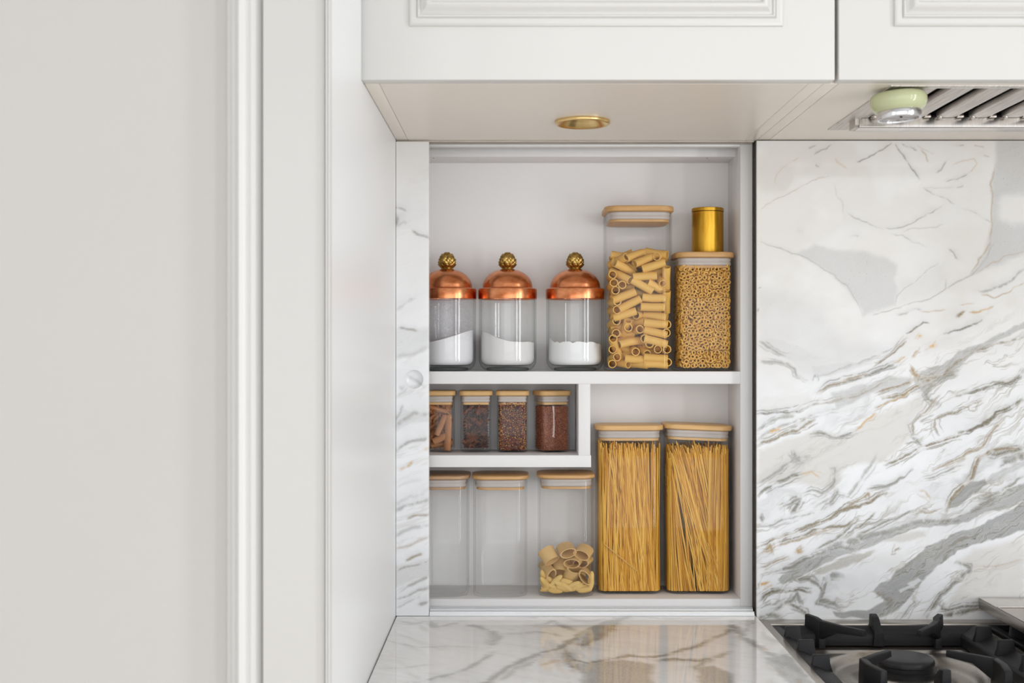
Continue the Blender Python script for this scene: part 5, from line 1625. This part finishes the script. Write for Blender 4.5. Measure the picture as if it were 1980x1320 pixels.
# one short strand lying across the front
mb = MB(); yst = ysp + .0047
mb.tube((X(1169, yst), yst, Z(1052, yst)), (X(1232, yst), yst, Z(1104, yst)), .0010, 6)
o = build('spaghetti_strand', mb, M['rigatoni'], None); tag(o, 'single broken spaghetti strand lying slantwise against the glass', 'pasta')

# paccheri and small shells in the third jar
PAC = [tube_mesh('paccheri', .0138, .0118, L_, 30, M['paccheri'], fl, 1, .0, 0, 2) for L_, fl in ((.024, .62), (.025, .55), (.023, .75))]
def frame(c, z, x):
    z = Vector(z).normalized(); x = Vector(x); x = (x - z * x.dot(z)).normalized(); y = z.cross(x)
    return Matrix.Translation(Vector(c)) @ Matrix((x, y, z)).transposed().to_4x4()
cxp, ypf = X(1095.6, .035), .0815 - .0415 + .0025
z_ = lambda y0: Z(890 + y0 * .2348, ypf)
x_ = lambda x0: X(760 + x0 * .2348, ypf)
ilo, ihi = cxp - .0420, cxp + .0420
plist = [(1270, 795, (.55, -.55, -.75), 0, 2), (1430, 748, (.25, -.9, -.30), .15, 0), (1572, 765, (-.35, -.9, -.30), -.2, 0), (1490, 842, (-.3, -1, -.15), .1, 1), (1600, 855, (-.4, -1, -.1), .2, 1),
         (1280, 945, (.35, -.8, -.25), 1.3, 1), (1392, 895, (-.2, -.7, -.8), .4, 2), (1480, 945, (.35, -.6, .75), .3, 0), (1588, 958, (-.1, -1, -.1), 2.2, 1)]
plabs = ['paccheri tube at upper left of the pile, its mouth facing down right', 'top paccheri ring in the middle of the pile', 'paccheri ring at the upper right against the glass', 'flattened paccheri ring in the centre of the pile', 'paccheri ring squeezed at the right side below another',
         'paccheri ring standing at lower left, dark mouth', 'paccheri tube pointing downwards in the middle', 'paccheri tube with its mouth facing up, low in the pile', 'slanted oval paccheri ring at lower right']
for i, (a_, b_, d_, roll, mi_) in enumerate(plist):
    dd = Vector(d_).normalized()
    c = Vector((x_(a_), ypf + .0125 + abs(dd.z) * .002, z_(b_)))
    c.y += {4: .012, 6: .010, 5: .003}.get(i, 0)
    c.x = clampc(c.x, .0140 * max(.7, abs(math.cos(roll))), ilo, ihi)
    put('paccheri', PAC[mi_], frame(c, dd, (math.cos(roll), 0, math.sin(roll))), plabs[i], 'pasta', 'paccheri in the mixed pasta jar')
for i in range(5):
    c = Vector((cxp + (-.027, .0, .027, -.015, .015, -.02, .02)[i], .0815 + (.016, .018, .014, .026, .024)[i], z_((930, 940, 920, 900, 870, 830, 850)[i])))
    dd = Vector((random.uniform(-1, 1), random.uniform(-1, 1), random.uniform(-.5, .5)))
    put('paccheri', PAC[i % 3], aim(c, dd, i), 'large pasta tube deep inside the mixed pasta jar behind the front ones', 'pasta', 'paccheri at the back of the mixed pasta jar')


def shell_mesh():
    mb = MB(); lo = []
    n, K = 12, 21
    for k in range(K):
        t_ = -1 + 2 * k / (K - 1)
        w_ = .0050 * math.sqrt(max(.02, 1 - t_ * t_)); rid = 1 + (.16 if k % 2 else -.08)
        ring_ = []
        for i in range(n):
            a = 2 * PI * i / n
            y_ = math.sin(a) * w_ * .75
            if y_ < 0: y_ *= .15
            ring_.append((math.cos(a) * w_ * rid, y_ * rid, t_ * .0125))
        lo.append(ring_)
    mb.loops(lo, True, True, True)
    me = bpy.data.meshes.new('pasta_shell'); me.from_pydata(mb.v, [], mb.f)
    bm = bmesh.new(); bm.from_mesh(me); bmesh.ops.recalc_face_normals(bm, faces=bm.faces); bm.to_mesh(me); bm.free()
    me.polygons.foreach_set('use_smooth', [True] * len(me.polygons)); me.materials.append(M['shell'])
    return me
SH = shell_mesh()
slst = [(1380,1025,-28),(1330,1050,-25),(1430,1005,-15),(1320,1065,-20),(1425,1095,-35),(1490,1030,20),(1590,1050,5),(1590,1075,3),(1340,1112,-3),(1250,1040,-60),(1240,1090,-40),(1240,970,-75),(1235,1010,-50),(1635,1020,80),
        (1535,1100,-25),(1470,1085,-40),(1605,1100,10),(1640,980,80),(1520,1060,30),(1280,1100,-12),(1400,1060,-20),(1560,1080,-8),(1460,1055,12),(1300,1000,-40),(1345,990,40),(1630,1105,8),(1230,1110,20)]
for i, (a_, b_, an) in enumerate(slst):
    yy = ypf + .0048 + (i % 4) * .0016
    a = math.radians(an); dd = Vector((math.cos(a), random.uniform(0, .2), math.sin(a)))
    c = Vector((clampc(x_(a_), abs(dd.x) * .0125, ilo, ihi), yy, max(z_(b_), zb + .0052 + abs(dd.z) * .012 + .004)))
    put('pasta_shell', SH, frame(c, dd, (-math.sin(a), random.uniform(-.4, .4), math.cos(a))), 'small ribbed pasta shell at the bottom of the mixed pasta jar', 'pasta', 'ribbed pasta shells in the mixed pasta jar')
for i in range(34):
    dd = Vector((random.gauss(0, 1), random.gauss(0, 1), random.gauss(0, .15)))
    c = Vector((cxp + random.uniform(-.028, .028), .0815 + random.uniform(-.015, .028), zb + .010 + random.uniform(0, .020)))
    put('pasta_shell', SH, aim(c, dd, random.choice((0, 1.5, PI))), 'small ribbed pasta shell at the bottom of the mixed pasta jar', 'pasta', 'ribbed pasta shells in the mixed pasta jar')

# ------------------------------------------------------------------ hob
ZH = Z(1197, 0)
HX0, HX1 = XCR + .0006, XCR + .92
hb = thing('gas_hob', 'steel gas hob set flush beside the worktop under the splashback', 'hob', (HX0 + .46, -.3, ZH))
ZP = .864
GX0, GX1, GY0, GY1 = .3995, .7165, -.362, -.034     # well of the left burner
mb = MB()
W0, W1 = GX0 - .001, GX1 + .008
mb.box(HX0, W0, -.60, .0155 - .016, ZP - .02, ZH)
mb.box(W0, HX1, GY1 + .001, -.0005, ZP - .02, ZH)
mb.box(W1 + .40, HX1, -.60, GY1 + .001, ZP - .02, ZH)
mb.box(W0, W1 + .40, -.60, -.56, ZP - .02, ZH)
build('rim', mb, M['steel'], hb, bevel=.0004)
# pressed pan as a relief around each burner
def pan(x0, x1, y0, y1, bxc, byc):
    nx_, ny_ = 90, 140
    mb = MB(); vs = []; fs = []
    for j_ in range(ny_ + 1):
        for i_ in range(nx_ + 1):
            x = x0 + (x1 - x0) * i_ / nx_; y = y0 + (y1 - y0) * j_ / ny_
            h = ZP
            for (cx_, cy_, R_) in ((bxc, byc, .112), (bxc, byc - .27, .08)):
                r = math.hypot(x - cx_, y - cy_)
                def ss(a, b, v):
                    t_ = min(1, max(0, (v - a) / (b - a))); return t_ * t_ * (3 - 2 * t_)
                h -= .011 * (1 - ss(R_ * .82, R_, r))
                h += .009 * (1 - ss(R_ * .48, R_ * .66, r))
            e = min(x - x0, x1 - x, y - y0, y1 - y)
            if y > y1 - .055: h += .003 * ss(y1 - .055, y1 - .050, y)
            vs.append((x, y, h))
    for j_ in range(ny_):
        for i_ in range(nx_):
            a = j_ * (nx_ + 1) + i_
            fs.append((a, a + 1, a + nx_ + 2, a + nx_ + 1))
    mb.add(vs, fs)
    return mb
BX, BY = .556, -.188
build('spill_pan', pan(W0, W1, -.56, GY1 + .001, BX, BY), M['steel'], hb, angle=70, fix=False)
mb = MB(); mb.box(W1, W1 + .005, -.56, GY1 + .001, ZP - .02, ZH - .006); build('pan_divider', mb, M['steel'], hb, bevel=.0004)
build('spill_pan', pan(W1 + .005, W1 + .40, -.56, GY1 + .001, BX + .335, BY), M['steel'], hb, angle=70, fix=False)


def burner(x, y, R_=.0405):
    z = ZP - .002
    mb = MB(); mb.lathe([(R_ + .004, z), (R_ + .004, z + .006), (R_ - .002, z + .0065), (R_ - .002, z + .013), (.001, z + .013)], x, y, 56, True, True)
    b_ = build('burner_base', mb, M['ironcap'], hb, angle=40)
    mb = MB()
    mb.lathe([(R_ - .001, z + .0135), (R_ + .0002, z + .0142), (R_ - .0002, z + .0195), (R_ - .0022, z + .0222), (R_ - .006, z + .0236), (R_ * .5, z + .0244), (.001, z + .0246)], x, y, 64, True, True)
    build('burner_cap', mb, M['ironcap'], hb, angle=40)
    mb = MB()
    for q in range(44):
        a = 2 * PI * q / 44
        r0 = R_ + .0001
        c_ = Vector((x + r0 * math.cos(a), y + r0 * math.sin(a), z + .0165 + (.0008 if q % 2 else -.0006)))
        d = Vector((math.cos(a), math.sin(a), 0))
        mb.tube(c_ - d * .001, c_ + d * .0003, .00075, 6)
    o_ = build('flame_ports', mb, M['dark'], hb, fix=False)
    o_['kind'] = 'stuff'
    mb = MB(); mb.tube((x - R_ - .010, y + .012, ZP - .003), (x - R_ - .010, y + .012, z + .016), .0022, 10); build('igniter', mb, M['seal'], hb)
burner(BX, BY)
burner(BX + .335, BY)


def bar(mb, path, w, zt_, zb_, taper=None, slope=.25):
    """cast bar along a plan path with a flat top and flared sides; zb_ may be a list"""
    P = [Vector((p[0], p[1], 0)) for p in path]
    lo = []
    for i, p in enumerate(P):
        d = (P[min(i + 1, len(P) - 1)] - P[max(i - 1, 0)]).normalized()
        nrm = Vector((-d.y, d.x, 0))
        zt2 = zt_[i] if isinstance(zt_, (list, tuple)) else zt_
        zz = zb_[i] if isinstance(zb_, (list, tuple)) else zb_
        w2 = w * (taper[i] if taper else 1)
        wt, wb = w2 / 2, w2 / 2 * (1 + slope)
        lo.append([tuple(p + nrm * wb + Vector((0, 0, zz))), tuple(p + nrm * wt + Vector((0, 0, zt2 - .0012))), tuple(p + nrm * (wt - .0012) + Vector((0, 0, zt2))), tuple(p - nrm * (wt - .0012) + Vector((0, 0, zt2))), tuple(p - nrm * wt + Vector((0, 0, zt2 - .0012))), tuple(p - nrm * wb + Vector((0, 0, zz)))])
    mb.loops(lo, True, True, True)


def grate(dx, label):
    g = thing('pan_support', label, 'hob grate', (BX + dx, BY, ZP + .001))
    zl, zf, zt_ = ZH - .0012, ZP + .0045, .9085
    X0, X1, Y0, Y1 = GX0 + dx, GX1 + dx, GY0, GY1
    def part(name, mb, bev=.0012): return build(name, mb, M['iron'], g, bevel=bev, seg=2, angle=45)
    # four rails: flat lip outside, sloping down to the inside
    def rail(p0, p1, q0, q1, name='frame_rail'):
        mb = MB()
        # p outer edge, q inner edge (plan), section: lip, slope, foot
        lo = []
        for a, b in ((p0, q0), (p1, q1)):
            a, b = Vector((*a, 0)), Vector((*b, 0))
            lo.append([tuple(a + Vector((0, 0, zl - .004))), tuple(a + Vector((0, 0, zl))), tuple(a.lerp(b, .30) + Vector((0, 0, zl))), tuple(a.lerp(b, .55) + Vector((0, 0, zl - .004))), tuple(a.lerp(b, .9) + Vector((0, 0, zl - .0075))), tuple(b + Vector((0, 0, zl - .012))),
                       tuple(b + Vector((0, 0, zf))), tuple(a.lerp(b, .6) + Vector((0, 0, zf)))])
        mb.loops(lo, True, True, True)
        part(name, mb, .0006)
    wr = .034
    rail((X0, Y1), (X1, Y1), (X0 + wr, Y1 - wr * .8), (X1 - wr, Y1 - wr * .8))
    rail((X0, Y0), (X1, Y0), (X0 + wr, Y0 + wr * .6), (X1 - wr, Y0 + wr * .6))
    rail((X0, Y1), (X0, Y0), (X0 + wr, Y1 - wr * .8), (X0 + wr, Y0 + wr * .6))
    rail((X1, Y1), (X1, Y0), (X1 - wr, Y1 - wr * .8), (X1 - wr, Y0 + wr * .6))
    for yy in (-.104, -.186, -.268):
        for xx, sg in ((X0 + .0045, 1), (X1 - .0045, -1)):
            mb = MB()
            xa, xb = xx, xx + sg * .024
            a0, a1 = min(xa, xb), max(xa, xb)
            lo = [[(a0 - .003, yy - .008, zl - .009), (a1 + .003, yy - .008, zl - .009), (a1 + .003, yy + .006, zl - .009), (a0 - .003, yy + .006, zl - .009)],
                  [(a0, yy - .0045, zl + .003), (a1, yy - .0045, zl + .003), (a1, yy + .0035, zl + .003), (a0, yy + .0035, zl + .003)],
                  [(a0 + .001, yy - .004, zt_), (a1 - .001, yy - .004, zt_), (a1 - .001, yy + .0025, zt_), (a0 + .001, yy + .0025, zt_)]]
            mb.loops(lo, True, True, True)
            part('side_finger', mb)
    c = BX + dx
    def finger(path, zs, zbs, tp_=None, w=.0095):
        mb = MB(); bar(mb, path, w, zs, zbs, tp_)
        part('finger', mb, .0008)
    t0 = zt_ + .004
    for s in (-1, 1):
        finger([(c + s * .103, -.026 - .012), (c + s * .092, -.052), (c + s * .088, -.068)], [t0, t0 - .002, zt_], [zl - .012, zf, zf + .004])
        finger([(c + s * .0885, -.064), (c + s * .070, -.094), (c + s * .040, -.131)], zt_, [zf + .010, zt_ - .012, zt_ - .009], (1, .95, .8))
        mb = MB(); mb.box(c + s * .0885 - .005, c + s * .0885 + .005, -.075, -.064, ZP + .003, zf + .014); part('foot', mb)
        yf_ = Y0
        finger([(c + s * .040, -.243), (c + s * .068, -.268), (c + s * .0885, -.290)], zt_, [zt_ - .009, zt_ - .012, zf + .010], (.8, .95, 1))
        finger([(c + s * .0885, -.286), (c + s * .0885, -.315), (c + s * .080, -.352)], zt_, [zf + .004, zf, zf])
    finger([(c, -.030 - .006), (c, -.050), (c, -.066)], [t0, t0 - .003, zl - .004], [zl - .012, zl - .013, zf], (1.15, 1, 1.3), .0105)
    finger([(c, -.325), (c, -.34), (c, -.354)], [zl, zt_, t0 - .002], [zf, zf, zf], (1.2, 1, 1), .011)
    return g


grate(0, 'black cast iron pan support over the visible burner')
grate(.335, 'black cast iron pan support partly under the steel griddle plate')

# steel griddle plate on the second burner
gx0 = X(1895, -.01)
gp = thing('griddle_plate', 'brushed steel griddle plate with tall side wall at the lower right corner', 'griddle', (gx0 + .15, -.2, .914))
zg0, zg1 = .9135, Z(1156, -.01)
mb = MB()
mb.box(gx0, gx0 + .30, -.40, -.004, zg0, zg1 - .0014)
build('plate', mb, M['steel'], gp, bevel=.0006)
mb = MB(); mb.box(gx0 + .0002, gx0 + .2998, -.074, -.0042, zg1 - .0013, zg1 + .0001); build('rear_flange', mb, M['grain_steel'], gp, bevel=.0004)
mb = MB(); mb.box(gx0 + .0002, gx0 + .003, -.3998, -.0745, zg1 - .0013, zg1 + .0001); build('side_lip', mb, M['steel'], gp)

# ------------------------------------------------------------------ base cabinets carrying worktop and hob
bc2 = thing('base_cabinet', 'white base cabinet carrying the marble worktop', 'cabinet', (.1, -.3, 0))
bx('carcass', PX + .002, XCR - .001, -.60, .15, 0.1, ZCT - .0305, M['paint'], bc2)
bx('plinth', PX + .002, XCR - .001, -.54, .15, 0.0, 0.0995, M['paint'], bc2)
for a_, b_ in ((PX + .004, (PX + XCR) / 2 - .0015), ((PX + XCR) / 2 + .0015, XCR - .003)):
    d_ = bx('door', a_, b_, -.622, -.6005, .105, .862, M['paint'], bc2, .001)
bc3 = thing('base_cabinet', 'white base cabinet under the gas hob', 'cabinet', (.85, -.3, 0))
bx('carcass', XCR + .001, HX1, -.59, .15, 0.1, ZP - .0215, M['paint'], bc3)
bx('plinth', XCR + .001, HX1, -.54, .15, 0.0, 0.0995, M['paint'], bc3)
for a_, b_ in ((XCR + .003, XCR + .458), (XCR + .462, HX1 - .003)):
    bx('door', a_, b_, -.612, -.5905, .105, .82, M['paint'], bc3, .001)
